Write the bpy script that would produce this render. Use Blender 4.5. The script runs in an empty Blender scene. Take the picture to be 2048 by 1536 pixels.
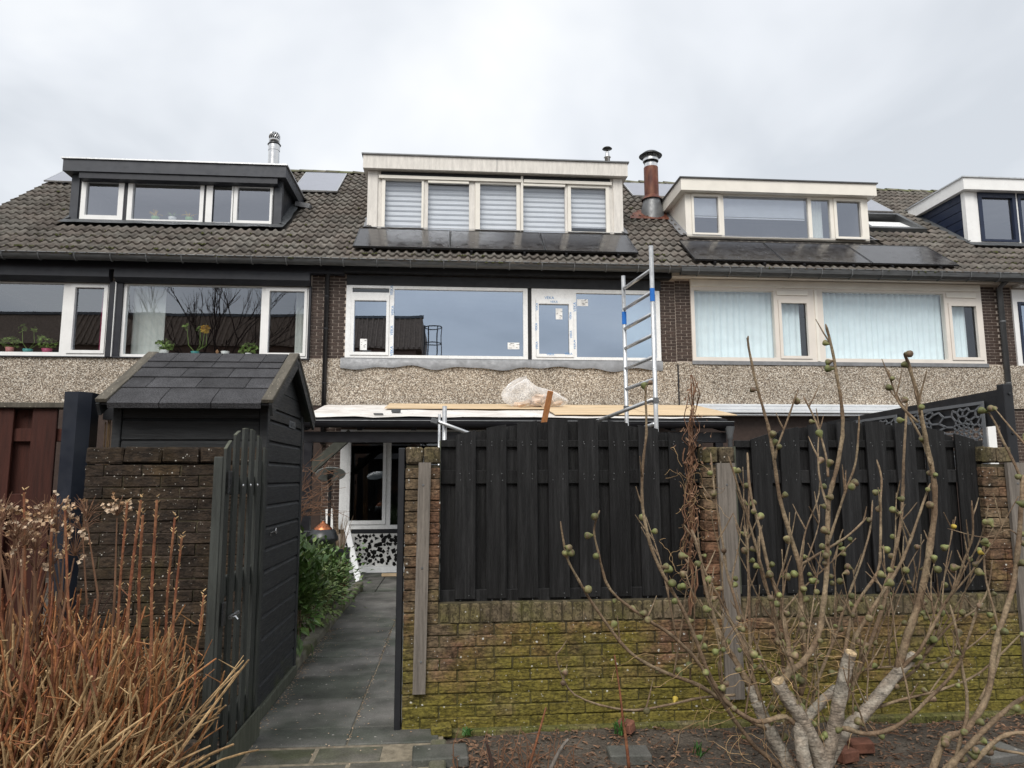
import bpy, math, random
from mathutils import Vector, Matrix, Euler, noise as mn
R = math.radians
rnd = random.Random(7)
sc = bpy.context.scene
col = sc.collection

# ------------------------------------------------------------------ camera
FPX = 1420.0
EYE = Vector((0, 0, 1.6))
CR = Matrix.Rotation(-R(4.85), 3, 'Z') @ Matrix.Rotation(R(97.5), 3, 'X') @ Matrix.Rotation(R(-0.2), 3, 'Z')
cd = bpy.data.cameras.new('camera')
cd.sensor_width = 36.0
cd.lens = FPX / 2048 * 36.0
cd.clip_start = 0.05
cd.clip_end = 2000
cam = bpy.data.objects.new('camera', cd)
cam.matrix_world = Matrix.Translation(EYE) @ CR.to_4x4()
col.objects.link(cam)
sc.camera = cam

# ------------------------------------------------------------------ world / sun / exposure
SUN_EL, SUN_AZ = 48.0, 200.0
w = bpy.data.worlds.new('World')
sc.world = w
w.use_nodes = True
nt = w.node_tree
nt.nodes.clear()
def wn(t, **k):
    n = nt.nodes.new(t)
    for a, b in k.items():
        setattr(n, a, b)
    return n
wl = nt.links.new
out = wn('ShaderNodeOutputWorld')
sky = wn('ShaderNodeTexSky', sky_type='NISHITA')
sky.sun_disc = False
sky.sun_elevation = R(SUN_EL)
sky.sun_rotation = R(SUN_AZ)
sky.air_density = 1.5
sky.dust_density = 3.0
bg1 = wn('ShaderNodeBackground')
bg1.inputs['Strength'].default_value = 0.10
wl(sky.outputs[0], bg1.inputs['Color'])
tc = wn('ShaderNodeTexCoord')
sep = wn('ShaderNodeSeparateXYZ')
wl(tc.outputs['Generated'], sep.inputs[0])
ab = wn('ShaderNodeMath', operation='ABSOLUTE'); wl(sep.outputs[2], ab.inputs[0])
ad = wn('ShaderNodeMath', operation='ADD'); wl(ab.outputs[0], ad.inputs[0]); ad.inputs[1].default_value = 0.22
dx = wn('ShaderNodeMath', operation='DIVIDE'); wl(sep.outputs[0], dx.inputs[0]); wl(ad.outputs[0], dx.inputs[1])
dy = wn('ShaderNodeMath', operation='DIVIDE'); wl(sep.outputs[1], dy.inputs[0]); wl(ad.outputs[0], dy.inputs[1])
cmb = wn('ShaderNodeCombineXYZ'); wl(dx.outputs[0], cmb.inputs[0]); wl(dy.outputs[0], cmb.inputs[1])
n1 = wn('ShaderNodeTexNoise'); n1.inputs['Scale'].default_value = 1.15; n1.inputs['Detail'].default_value = 5; n1.inputs['Roughness'].default_value = 0.5; n1.inputs['Distortion'].default_value = 0.4
wl(cmb.outputs[0], n1.inputs['Vector'])
rp = wn('ShaderNodeValToRGB')
rp.color_ramp.elements[0].position = 0.36; rp.color_ramp.elements[0].color = (0.57, 0.595, 0.63, 1)
rp.color_ramp.elements[1].position = 0.62; rp.color_ramp.elements[1].color = (0.88, 0.885, 0.88, 1)
e = rp.color_ramp.elements.new(0.5); e.color = (0.74, 0.76, 0.79, 1)
wl(n1.outputs['Fac'], rp.inputs[0])
bg2 = wn('ShaderNodeBackground'); bg2.inputs['Strength'].default_value = 0.65
wl(rp.outputs[0], bg2.inputs['Color'])
mx = wn('ShaderNodeMixShader'); mx.inputs[0].default_value = 0.90
wl(bg1.outputs[0], mx.inputs[1]); wl(bg2.outputs[0], mx.inputs[2]); wl(mx.outputs[0], out.inputs[0])

sl = bpy.data.lights.new('sun', 'SUN')
sl.energy = 1.5
sl.angle = R(35)
sl.color = (1.0, 0.965, 0.91)
so = bpy.data.objects.new('sun', sl)
sd = Vector((math.sin(R(SUN_AZ)) * math.cos(R(SUN_EL)), math.cos(R(SUN_AZ)) * math.cos(R(SUN_EL)), math.sin(R(SUN_EL))))
so.rotation_euler = (-sd).to_track_quat('-Z', 'Y').to_euler()
col.objects.link(so)
vs = sc.view_settings
vs.view_transform = 'Standard'
vs.look = 'None'
vs.exposure = 0.95
vs.gamma = 1.0
vs.use_curve_mapping = False
sc.render.engine = 'CYCLES'
sc.render.resolution_x, sc.render.resolution_y = 1024, 768
sc.cycles.max_bounces = 8
sc.cycles.transparent_max_bounces = 16

# ------------------------------------------------------------------ helpers
def ray(px, py):
    return CR @ Vector((px - 1024, -(py - 768), -FPX))
def at(px, py, Y):
    """the point at depth plane Y (metres in front of the viewer's feet) seen at a photo position"""
    d = ray(px, py)
    return EYE + d * (Y / d.y)
def ax(px, py, Y): return at(px, py, Y).x
def az(px, py, Y): return at(px, py, Y).z

MATS = {}
def mat(name, base, rough=0.7, var=0.18, vs_=6.0, bump=0.0, bs=60.0, metal=0.0, spec=0.3, stretch=(1, 1, 1), rand=0.0, hue=None, spots=None, tint=None, fine=None, crease=None):
    """procedural surface. var: large mottling, hue: second colour mixed by noise, tint: (colour, z-range, amount) growth,
    spots: (colour, scale, threshold), rand: change from piece to piece"""
    m = bpy.data.materials.new(name)
    m.use_nodes = True
    t = m.node_tree
    L = t.links.new
    N = t.nodes.new
    b = t.nodes['Principled BSDF']
    b.inputs['Roughness'].default_value = rough
    b.inputs['Metallic'].default_value = metal
    b.inputs['Specular IOR Level'].default_value = spec
    g = N('ShaderNodeNewGeometry')
    mp = N('ShaderNodeMapping')
    mp.inputs['Scale'].default_value = stretch
    L(g.outputs['Position'], mp.inputs['Vector'])
    def nz(scale, detail=4, off=0.0, r=0.55, src=None):
        n = N('ShaderNodeTexNoise')
        n.inputs['Scale'].default_value = scale
        n.inputs['Detail'].default_value = detail
        n.inputs['Roughness'].default_value = r
        v = N('ShaderNodeVectorMath'); v.operation = 'ADD'; v.inputs[1].default_value = (off, off * 1.7, off * .6)
        L((src or mp).outputs[0], v.inputs[0]); L(v.outputs[0], n.inputs['Vector'])
        return n.outputs['Fac']
    def ramp(f, p0, p1, a=0.0, c=1.0):
        r = N('ShaderNodeMapRange')
        r.inputs['From Min'].default_value = p0; r.inputs['From Max'].default_value = p1
        r.inputs['To Min'].default_value = a; r.inputs['To Max'].default_value = c
        L(f, r.inputs['Value'])
        return r.outputs[0]
    def mixc(f, c1, c2, mode='MIX'):
        x = N('ShaderNodeMix'); x.data_type = 'RGBA'; x.blend_type = mode
        if isinstance(f, float): x.inputs[0].default_value = f
        else: L(f, x.inputs[0])
        for i, c in ((6, c1), (7, c2)):
            if isinstance(c, tuple): x.inputs[i].default_value = (*c, 1)
            else: L(c, x.inputs[i])
        return x.outputs[2]
    c = tuple(base)
    if hue:
        c = mixc(ramp(nz(hue[1], 4, 3.1), .42, .62), c, tuple(hue[0]))
    k = ramp(nz(vs_, 6), .3, .7, 1 - var, 1 + var)
    hs = N('ShaderNodeVectorMath'); hs.operation = 'SCALE'
    if isinstance(c, tuple): hs.inputs[0].default_value = c
    else: L(c, hs.inputs[0])
    if rand:
        oi = N('ShaderNodeObjectInfo')
        mu = N('ShaderNodeMath'); mu.operation = 'MULTIPLY'
        L(k, mu.inputs[0]); L(ramp(oi.outputs['Random'], 0, 1, 1 - rand, 1 + rand), mu.inputs[1])
        k = mu.outputs[0]
    L(k, hs.inputs['Scale'])
    c = hs.outputs[0]
    if tint:                                   # (colour, scale, z0, z1, low, high): growth that thins with height
        sx = N('ShaderNodeSeparateXYZ'); L(g.outputs['Position'], sx.inputs[0])
        zf = ramp(sx.outputs[2], tint[2], tint[3], tint[4], tint[5])
        a = N('ShaderNodeMath'); a.operation = 'ADD'; L(nz(tint[1], 6, 5.0, .65, g), a.inputs[0]); L(zf, a.inputs[1])
        c = mixc(ramp(a.outputs[0], .95, 1.2, 0, .85), c, tuple(tint[0]))
    k2 = None
    if fine: k2 = ramp(nz(fine[0], 2, 9.0), .3, .7, 1 - fine[1], 1 + fine[1])
    if crease:                                 # dark irregular folds and cracks running along the piece
        mc = N('ShaderNodeMapping'); mc.inputs['Scale'].default_value = (crease[0], crease[0], crease[1]); L(g.outputs['Position'], mc.inputs['Vector'])
        df_ = N('ShaderNodeMath'); df_.operation = 'SUBTRACT'; L(nz(1.0, 5, 6.0, .6, mc), df_.inputs[0]); df_.inputs[1].default_value = .5
        ab_ = N('ShaderNodeMath'); ab_.operation = 'ABSOLUTE'; L(df_.outputs[0], ab_.inputs[0])
        cf = ramp(ab_.outputs[0], .0, crease[2], .35, 1.0)
        if k2:
            mu = N('ShaderNodeMath'); mu.operation = 'MULTIPLY'; L(k2, mu.inputs[0]); L(cf, mu.inputs[1]); k2 = mu.outputs[0]
        else: k2 = cf
    if k2:
        h2 = N('ShaderNodeVectorMath'); h2.operation = 'SCALE'; L(c, h2.inputs[0]); L(k2, h2.inputs['Scale']); c = h2.outputs[0]
    if spots:
        for (sc_, ss, th) in spots:
            v = N('ShaderNodeTexVoronoi'); v.inputs['Scale'].default_value = ss
            L(g.outputs['Position'], v.inputs['Vector'])
            gate = N('ShaderNodeSeparateColor'); L(v.outputs['Color'], gate.inputs[0])
            dn = N('ShaderNodeMath'); dn.operation = 'MULTIPLY_ADD'; L(nz(ss * 3, 3, 4.4, .6, g), dn.inputs[0]); dn.inputs[1].default_value = .5; L(v.outputs['Distance'], dn.inputs[2])
            f1 = ramp(dn.outputs[0], .48, .40)
            f2 = ramp(gate.outputs[0], th, th + .02)
            mu = N('ShaderNodeMath'); mu.operation = 'MULTIPLY'; L(f1, mu.inputs[0]); L(f2, mu.inputs[1])
            c = mixc(mu.outputs[0], c, tuple(sc_))
    L(c, b.inputs['Base Color'])
    if rough > 0.15:
        L(ramp(nz(vs_ * 2.3, 4, 1.3), .3, .7, max(rough - .12, .02), min(rough + .12, 1)), b.inputs['Roughness'])
    if bump:
        bm = N('ShaderNodeBump'); bm.inputs['Strength'].default_value = bump; bm.inputs['Distance'].default_value = 0.01
        L(nz(bs, 5, 2.2), bm.inputs['Height']); L(bm.outputs[0], b.inputs['Normal'])
    MATS[name] = m
    return m

def glass(name, tint, refl, trans=(.8, .82, .82), wob=0.0025):
    m = bpy.data.materials.new(name); m.use_nodes = True
    t = m.node_tree; t.nodes.clear(); N = t.nodes.new; L = t.links.new
    o = N('ShaderNodeOutputMaterial'); x = N('ShaderNodeMixShader'); gl = N('ShaderNodeBsdfGlossy'); tr = N('ShaderNodeBsdfTransparent')
    gl.inputs['Color'].default_value = (*tint, 1); gl.inputs['Roughness'].default_value = 0.0
    tr.inputs['Color'].default_value = (*trans, 1)
    lw = N('ShaderNodeLayerWeight'); lw.inputs[0].default_value = .5
    pw = N('ShaderNodeMath'); pw.operation = 'POWER'; pw.inputs[1].default_value = 5.0; L(lw.outputs['Facing'], pw.inputs[0])
    r = N('ShaderNodeMapRange'); r.inputs['To Min'].default_value = refl; r.inputs['To Max'].default_value = 1
    L(pw.outputs[0], r.inputs['Value']); L(r.outputs[0], x.inputs[0])
    n = N('ShaderNodeTexNoise'); n.inputs['Scale'].default_value = 1.1; n.inputs['Detail'].default_value = 1
    g = N('ShaderNodeNewGeometry'); L(g.outputs['Position'], n.inputs['Vector'])
    bm = N('ShaderNodeBump'); bm.inputs['Strength'].default_value = wob * 8; bm.inputs['Distance'].default_value = 0.1
    L(n.outputs['Fac'], bm.inputs['Height']); L(bm.outputs[0], gl.inputs['Normal'])
    L(tr.outputs[0], x.inputs[1]); L(gl.outputs[0], x.inputs[2]); L(x.outputs[0], o.inputs[0])
    MATS[name] = m
    return m

class MB:
    """collects vertices and faces of ONE mesh"""
    def __init__(s):
        s.v = []; s.f = []; s.smooth = False; s.mi = []
    def add(s, vs, fs):
        o = len(s.v)
        s.v += [tuple(p) for p in vs]
        s.f += [tuple(i + o for i in f) for f in fs]
        return s
    def box(s, x0, x1, y0, y1, z0, z1, c=0.0):
        if x0 > x1: x0, x1 = x1, x0
        if y0 > y1: y0, y1 = y1, y0
        if z0 > z1: z0, z1 = z1, z0
        return s.obox(((x0 + x1) / 2, (y0 + y1) / 2, (z0 + z1) / 2), (1, 0, 0), (0, 1, 0), (0, 0, 1), (x1 - x0) / 2, (y1 - y0) / 2, (z1 - z0) / 2, c)
    def obox(s, ctr, ux, uy, uz, hx, hy, hz, c=0.0):
        C = Vector(ctr); U = Vector(ux).normalized(); V = Vector(uy).normalized(); W = Vector(uz).normalized()
        if c <= 0:
            vs = [C + U * (hx * a) + V * (hy * b) + W * (hz * d) for a in (-1, 1) for b in (-1, 1) for d in (-1, 1)]
            return s.add(vs, [(0, 1, 3, 2), (4, 6, 7, 5), (0, 4, 5, 1), (2, 3, 7, 6), (0, 2, 6, 4), (1, 5, 7, 3)])
        c = min(c, hx * .45, hy * .45, hz * .45)
        vs = []; ix = {}
        for a in (-1, 1):
            for b in (-1, 1):
                for d in (-1, 1):
                    for k in range(3):
                        e = [hx * a, hy * b, hz * d]
                        for j in range(3):
                            if j != k: e[j] -= c * (a, b, d)[j]
                        ix[(a, b, d, k)] = len(vs)
                        vs.append(C + U * e[0] + V * e[1] + W * e[2])
        fs = []
        for k in range(3):
            i, j = [q for q in range(3) if q != k]
            for sg in (-1, 1):
                q = []
                for (p, r) in ((-1, -1), (1, -1), (1, 1), (-1, 1)):
                    e = [0, 0, 0]; e[k] = sg; e[i] = p; e[j] = r
                    q.append(ix[(*e, k)])
                fs.append(q if (sg > 0) == (k != 1) else q[::-1])
        for k in range(3):                      # edges along axis k
            i, j = [q for q in range(3) if q != k]
            for p in (-1, 1):
                for r in (-1, 1):
                    q = []
                    for (sg, ax_) in ((-1, i), (-1, j), (1, j), (1, i)):
                        e = [0, 0, 0]; e[k] = sg; e[i] = p; e[j] = r
                        q.append(ix[(*e, ax_)])
                    fs.append(q)
        for a in (-1, 1):
            for b in (-1, 1):
                for d in (-1, 1):
                    fs.append([ix[(a, b, d, k)] for k in range(3)])
        return s.add(vs, fs)
    def bar(s, p, q, wx, wy, up=(0, 0, 1), c=0.0):
        """a rectangular bar from p to q; wx across, wy along `up`"""
        p = Vector(p); q = Vector(q); d = (q - p)
        U = d.normalized(); S = U.cross(Vector(up))
        if S.length < 1e-4: S = U.cross(Vector((0, 1, 0)))
        S.normalize(); T = S.cross(U)
        return s.obox((p + q) / 2, U, S, T, d.length / 2, wx / 2, wy / 2, c)
    def tube(s, pts, rad, n=6, cap=True):
        pts = [Vector(p) for p in pts]
        if not hasattr(rad, '__len__'): rad = [rad] * len(pts)
        o = len(s.v); prev = None
        for i, p in enumerate(pts):
            d = (pts[min(i + 1, len(pts) - 1)] - pts[max(i - 1, 0)])
            d = d.normalized() if d.length > 1e-9 else Vector((0, 0, 1))
            if prev is None:
                a = d.cross(Vector((0, 0, 1)) if abs(d.z) < .9 else Vector((1, 0, 0))).normalized()
            else:
                a = (prev - d * prev.dot(d)); a = a.normalized() if a.length > 1e-6 else d.orthogonal().normalized()
            prev = a; b = d.cross(a)
            for k in range(n):
                t = 2 * math.pi * k / n
                s.v.append(tuple(p + (a * math.cos(t) + b * math.sin(t)) * rad[i]))
        for i in range(len(pts) - 1):
            for k in range(n):
                s.f.append((o + i * n + k, o + i * n + (k + 1) % n, o + (i + 1) * n + (k + 1) % n, o + (i + 1) * n + k))
        if cap:
            s.f.append(tuple(o + k for k in range(n))[::-1])
            e = o + (len(pts) - 1) * n
            s.f.append(tuple(e + k for k in range(n)))
        return s
    def lathe(s, prof, ctr, n=16, axis=(0, 0, 1)):
        W = Vector(axis).normalized(); U = W.orthogonal().normalized(); V = W.cross(U); C = Vector(ctr); o = len(s.v)
        for (r, h) in prof:
            for k in range(n):
                t = 2 * math.pi * k / n
                s.v.append(tuple(C + W * h + (U * math.cos(t) + V * math.sin(t)) * r))
        for i in range(len(prof) - 1):
            for k in range(n):
                s.f.append((o + i * n + k, o + i * n + (k + 1) % n, o + (i + 1) * n + (k + 1) % n, o + (i + 1) * n + k))
        return s
    def prism(s, poly, d):
        """polygon (3-D points) pushed along vector d"""
        n = len(poly); d = Vector(d); P = [Vector(p) for p in poly]
        return s.add(P + [p + d for p in P], [tuple(range(n))[::-1], tuple(range(n, 2 * n))] + [(i, (i + 1) % n, n + (i + 1) % n, n + i) for i in range(n)])
    def plate(s, xs, zs, holes, y0, y1, f=None):
        """a flat board between two sets of cuts with rectangular holes; f maps (x,y,z) to the world"""
        f = f or (lambda x, y, z: (x, y, z))
        X = sorted(set([*xs] + [h[0] for h in holes] + [h[1] for h in holes])); Z = sorted(set([*zs] + [h[2] for h in holes] + [h[3] for h in holes]))
        X = [x for x in X if min(xs) <= x <= max(xs)]; Z = [z for z in Z if min(zs) <= z <= max(zs)]
        def solid(i, j):
            if i < 0 or j < 0 or i >= len(X) - 1 or j >= len(Z) - 1: return False
            cx, cz = (X[i] + X[i + 1]) / 2, (Z[j] + Z[j + 1]) / 2
            return not any(h[0] < cx < h[1] and h[2] < cz < h[3] for h in holes)
        for i in range(len(X) - 1):
            for j in range(len(Z) - 1):
                if not solid(i, j): continue
                a, b, c, d = X[i], X[i + 1], Z[j], Z[j + 1]
                s.add([f(a, y0, c), f(b, y0, c), f(b, y0, d), f(a, y0, d)], [(0, 1, 2, 3)])
                s.add([f(a, y1, c), f(b, y1, c), f(b, y1, d), f(a, y1, d)], [(3, 2, 1, 0)])
                for (ni, nj, p, q) in ((i - 1, j, (a, c), (a, d)), (i + 1, j, (b, c), (b, d)), (i, j - 1, (a, c), (b, c)), (i, j + 1, (a, d), (b, d))):
                    if not solid(ni, nj):
                        s.add([f(p[0], y0, p[1]), f(q[0], y0, q[1]), f(q[0], y1, q[1]), f(p[0], y1, p[1])], [(0, 1, 2, 3)])
        return s
    def mesh(s, name, m=None, smooth=False):
        me = bpy.data.meshes.new(name)
        me.from_pydata(s.v, [], s.f)
        if m: me.materials.append(m)
        if smooth or s.smooth:
            me.polygons.foreach_set('use_smooth', [True] * len(me.polygons))
        me.update()
        return me

def smooth_path(pts, n=4):
    if len(pts) < 3: return pts
    out_ = []
    for i in range(len(pts) - 1):
        p0 = pts[max(i - 1, 0)]; p1 = pts[i]; p2 = pts[i + 1]; p3 = pts[min(i + 2, len(pts) - 1)]
        for k in range(n):
            t = k / n
            out_.append(.5 * ((2 * p1) + (p2 - p0) * t + (2 * p0 - 5 * p1 + 4 * p2 - p3) * t * t + (3 * p1 - p0 - 3 * p2 + p3) * t ** 3))
    out_.append(pts[-1])
    return out_

WL = {}
def E(name, label, cat, loc=(0, 0, 0), group=None):
    o = bpy.data.objects.new(name, None)
    o.empty_display_size = .2
    o.location = loc
    col.objects.link(o)
    WL[o.name] = Vector(loc)
    o['label'] = label; o['category'] = cat
    if group: o['group'] = group
    return o
def ob(name, mb, m=None, parent=None, loc=(0, 0, 0), smooth=False, rot=None, scale=None, label=None, kind=None):
    if isinstance(m, str): m = MATS[m]
    me = mb.mesh(name, m, smooth) if isinstance(mb, MB) else mb
    o = bpy.data.objects.new(name, me)
    L = Vector(loc)
    WL[o.name] = L
    if parent is not None:
        o.parent = parent
        L = L - WL[parent.name]
    o.location = L
    if rot is not None: o.rotation_euler = rot
    if scale is not None: o.scale = scale
    col.objects.link(o)
    WL[o.name] = Vector(loc)
    if label: o['label'] = label
    if kind: o['kind'] = kind
    return o
def thing(name, mb, m, label, cat, group=None, smooth=False, loc=(0, 0, 0)):
    """a thing that is one mesh"""
    o = ob(name, mb, m, None, loc, smooth)
    o['label'] = label; o['category'] = cat
    if group: o['group'] = group
    return o
def struct(name, mb, m, smooth=False):
    return ob(name, mb, m, None, smooth=smooth, kind='structure')

# ------------------------------------------------------------------ materials
mat('tile', (.118, .102, .089), .85, .3, 5, .5, 90, rand=.22, hue=((.140, .130, .115), 2.0), spots=[((.24, .24, .20), 38, .90), ((.06, .07, .03), 16, .86)])
mat('ridge', (.15, .14, .11), .9, .3, 7, .5, 80, rand=.15, hue=((.13, .14, .07), 5))
mat('deck', (.04, .035, .03), .9)
mat('facade_brick', (.052, .034, .027), .55, .2, 14, .3, 120, rand=.2)
mat('mortar_pale', (.50, .43, .37), .9, .12, 20, .3, 150)
mat('mortar_dark', (.060, .050, .030), .95, .4, 9, .8, 60, tint=((.09, .085, .02), 3.0, 0.0, 1.2, .7, .26))
mat('white_pvc', (.80, .80, .79), .35, .05, 4, spec=.4)
mat('film_white', (.80, .81, .81), .3, .06, 9, spec=.45, fine=(60, .06))
mat('cream', (.72, .67, .61), .45, .05, 3, spec=.35)
mat('cream_worn', (.67, .64, .595), .55, .12, 5, spec=.3, stretch=(3, 3, .5), fine=(25, .06))
mat('cream_light', (.78, .745, .675), .45, .06, 3, spec=.35)
mat('anthracite', (.042, .046, .056), .5, .12, 4, spec=.4)
mat('anthracite_dark', (.017, .019, .026), .45, .12, 4, spec=.4)
mat('black_board', (.016, .017, .02), .5, .2, 6, spec=.35)
mat('zinc', (.14, .145, .15), .45, .22, 7, metal=.35, spec=.4)
mat('zinc_dark', (.085, .088, .09), .4, .3, 5, metal=.3, spec=.4, stretch=(1, 6, 6))
mat('lead', (.22, .225, .235), .55, .18, 9, .2, 30, metal=.3)
mat('lead_dark', (.075, .08, .085), .6, .25, 12, .4, 40, metal=.2)
mat('pipe_black', (.014, .014, .016), .4, .1, 6, spec=.4)
mat('pipe_grey', (.11, .115, .12), .5, .15, 6, spec=.35)
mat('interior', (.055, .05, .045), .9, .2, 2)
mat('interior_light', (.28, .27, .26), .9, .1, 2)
mat('curtain', (.72, .84, .88), .9, .05, 5)
mat('curtain_sheer', (.62, .66, .64), .9, .08, 5)
mat('curtain_pink', (.38, .03, .12), .9, .1, 8)
mat('blind', (.70, .73, .78), .8, .04, 5)
mat('blind_dark', (.36, .38, .42), .8, .04, 5)
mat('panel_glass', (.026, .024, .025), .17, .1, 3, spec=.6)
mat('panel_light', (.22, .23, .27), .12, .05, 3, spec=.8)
mat('panel_frame', (.02, .02, .022), .35, spec=.5)
mat('panel_frame_alu', (.55, .56, .57), .35, metal=.6)
mat('alu', (.56, .57, .58), .38, .12, 9, metal=.75, fine=(40, .08))
mat('steel', (.62, .62, .62), .22, .08, 5, metal=.9)
mat('rust', (.095, .030, .020), .5, .35, 5, .2, 40, hue=((.15, .06, .035), 4), stretch=(2, 2, .7))
mat('tape_blue', (.02, .16, .55), .5, .1, 8)
mat('black_wood', (.0065, .0065, .007), .6, .5, 7, .6, 26, spec=.3, stretch=(9, 9, .5), rand=.45, fine=(60, .3), hue=((.014, .014, .0145), 4))
mat('shed_wood', (.026, .028, .030), .6, .25, 7, .3, 26, spec=.35, stretch=(.6, .6, 7), rand=.12, tint=((.06, .068, .025), 3.5, .03, .55, .55, .12))
mat('gate_wood', (.042, .046, .042), .65, .3, 8, .35, 28, spec=.3, stretch=(7, 7, .5), rand=.15, fine=(70, .15), tint=((.05, .06, .03), 5, .0, .6, .55, .2))
mat('gate_edge', (.085, .09, .068), .8, .3, 9, .3, 40, stretch=(7, 7, .6))
mat('bargeboard', (.095, .085, .068), .85, .3, 8, .4, 40, stretch=(5, 1, 1), spots=[((.42, .38, .30), 60, .80)])
mat('shingle', (.048, .048, .052), .95, .3, 5, .8, 160, rand=.2, fine=(150, .6))
mat('navy_paint', (.014, .018, .028), .45, .12, 5, spec=.4)
mat('navy_board', (.010, .018, .045), .4, .1, 5, spec=.4)
mat('red_wood', (.048, .014, .009), .65, .3, 8, .3, 30, stretch=(7, 7, .5), rand=.15)
mat('grey_batten', (.17, .15, .13), .85, .3, 8, .5, 35, stretch=(10, 10, .5), fine=(50, .15))
mat('wall_brick', (.125, .090, .055), .92, .45, 9, 1.0, 40, rand=.22, hue=((.165, .088, .052), 2.6), fine=(48, .4), crease=(7, 34, .05), tint=((.155, .135, .022), 2.3, 0.0, 1.25, .78, .29), spots=[((.50, .49, .44), 28, .91), ((.42, .40, .36), 60, .91)])
mat('wall_brick_dark', (.040, .028, .020), .92, .45, 9, 1.0, 40, crease=(7, 34, .05), rand=.25, hue=((.045, .030, .016), 3), fine=(70, .2), tint=((.075, .062, .02), 2.4, 0.0, 2.2, .42, .30), spots=[((.42, .40, .36), 44, .90), ((.36, .35, .31), 80, .90)])
mat('wall_cap', (.135, .105, .068), .95, .45, 9, .9, 45, crease=(20, 12, .04), rand=.2, hue=((.12, .10, .045), 4), fine=(60, .25), spots=[((.45, .43, .38), 40, .86)], tint=((.09, .095, .02), 3.0, .0, 1.4, .66, .20))
mat('slab', (.125, .121, .112), .75, .45, 2.6, .4, 70, rand=.12, hue=((.066, .072, .060), 1.9), fine=(110, .18), spots=[((.34, .33, .30), 26, .94), ((.40, .39, .36), 60, .965)])
mat('paver', (.125, .118, .10), .9, .3, 6, .4, 60, rand=.15, hue=((.07, .075, .045), 3), fine=(90, .2))
mat('kerb', (.16, .15, .118), .9, .3, 6, .5, 60, hue=((.08, .085, .04), 4), rand=.1, fine=(90, .2))
mat('soil', (.062, .050, .040), 1, .4, 4, 1.0, 35, hue=((.085, .072, .058), 1.5), fine=(60, .4), spots=[((.20, .16, .12), 50, .88)])
mat('sand_joint', (.22, .19, .14), 1, .4, 20, .5, 100)
mat('gravel', (.15, .145, .135), .9, .3, 30, .5, 100, rand=.3)
mat('litter', (.20, .12, .075), .9, .5, 30, rand=.4)
mat('bark_fig', (.25, .205, .16), .85, .35, 16, .8, 50, hue=((.33, .30, .25), 8), fine=(70, .3), crease=(5, 45, .03))
mat('bark_twig', (.155, .105, .066), .8, .35, 16, .6, 70, hue=((.235, .18, .115), 6), fine=(80, .3))
mat('cut_wood', (.40, .30, .18), .9, .4, 40, .6, 90, fine=(90, .3))
mat('fig', (.15, .165, .06), .6, .4, 40, rand=.35, hue=((.15, .10, .065), 14), spec=.35)
mat('fig_yellow', (.40, .30, .05), .5, .3, 30, rand=.2)
mat('stem_tan', (.47, .32, .165), .8, .35, 10, .4, 60, hue=((.24, .155, .08), 5), fine=(70, .25))
mat('stem_red', (.17, .060, .030), .75, .4, 11, .4, 60, hue=((.22, .10, .05), 6), fine=(60, .3))
mat('stem_orange', (.33, .135, .055), .75, .4, 11, .4, 60, hue=((.36, .20, .09), 6), fine=(60, .3))
mat('stem_brown', (.16, .085, .05), .8, .35, 12)
mat('stem_dark', (.05, .028, .022), .8, .3, 9)
mat('dry_petal', (.40, .25, .14), .9, .4, 25, hue=((.58, .46, .34), 12))
mat('leaf', (.075, .145, .034), .42, .4, 9, hue=((.085, .13, .032), 6), spec=.45)
mat('leaf_pale', (.17, .23, .075), .5, .35, 9, hue=((.06, .09, .028), 6), spec=.4)
mat('leaf_house', (.16, .26, .06), .5, .3, 20)
mat('moss', (.055, .06, .018), 1, .4, 20, .6, 80)
mat('plywood', (.64, .50, .33), .75, .22, 3, .15, 30, stretch=(.5, 5, 5), hue=((.56, .41, .25), 3), fine=(20, .1))
mat('membrane', (.72, .70, .67), .7, .12, 5, hue=((.60, .56, .52), 2), spots=[((.18, .11, .08), 18, .90)])
mat('plank_orange', (.42, .18, .07), .7, .25, 9, stretch=(6, 6, .6))
mat('canopy_black', (.012, .012, .015), .4, .15, 5, spec=.4)
mat('canopy_brace', (.05, .052, .042), .75, .3, 7, stretch=(2, 2, 2))
mat('lamp_enamel', (.50, .55, .55), .2, .15, 8, spec=.6)
mat('iron', (.018, .02, .022), .35, .15, 8, spec=.5)
mat('copper', (.36, .13, .06), .35, .25, 12, metal=.8)
mat('planter', (.03, .033, .036), .6, .15, 8)
mat('mosaic_white', (.62, .62, .60), .4, .08, 20)
mat('mosaic_black', (.006, .006, .006), .3)
mat('screen_grey', (.15, .158, .17), .5, .08, 8)
mat('awning', (.66, .68, .70), .35, .06, 5, metal=.2)
mat('terracotta', (.17, .075, .05), .9, .45, 14, .5, 60)
mat('pot_teal', (.06, .30, .30), .4); mat('pot_pink', (.45, .07, .16), .4); mat('pot_rose', (.55, .22, .22), .4); mat('pot_white', (.70, .72, .72), .4); mat('pot_green', (.16, .36, .10), .4)
mat('flower_yellow', (.62, .40, .03), .6, .2, 40); mat('cork', (.32, .18, .09), .8)
mat('paper', (.80, .80, .79), .7); mat('ink_blue', (.03, .22, .52), .6); mat('ink_black', (.02, .02, .02), .7)
mat('opposite_brick', (.24, .15, .11), .9, .3, 3, stretch=(1, 1, 8)); mat('opposite_roof', (.27, .20, .15), .85, .3, 2, stretch=(6, 6, 1))
mat('daffodil', (.05, .13, .03), .5)
mat('reed', (.22, .15, .085), .85, .4, 30, rand=.2, stretch=(8, 8, .5))
mat('bag_rubble', (.62, .47, .36), .8, .4, 8)

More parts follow.
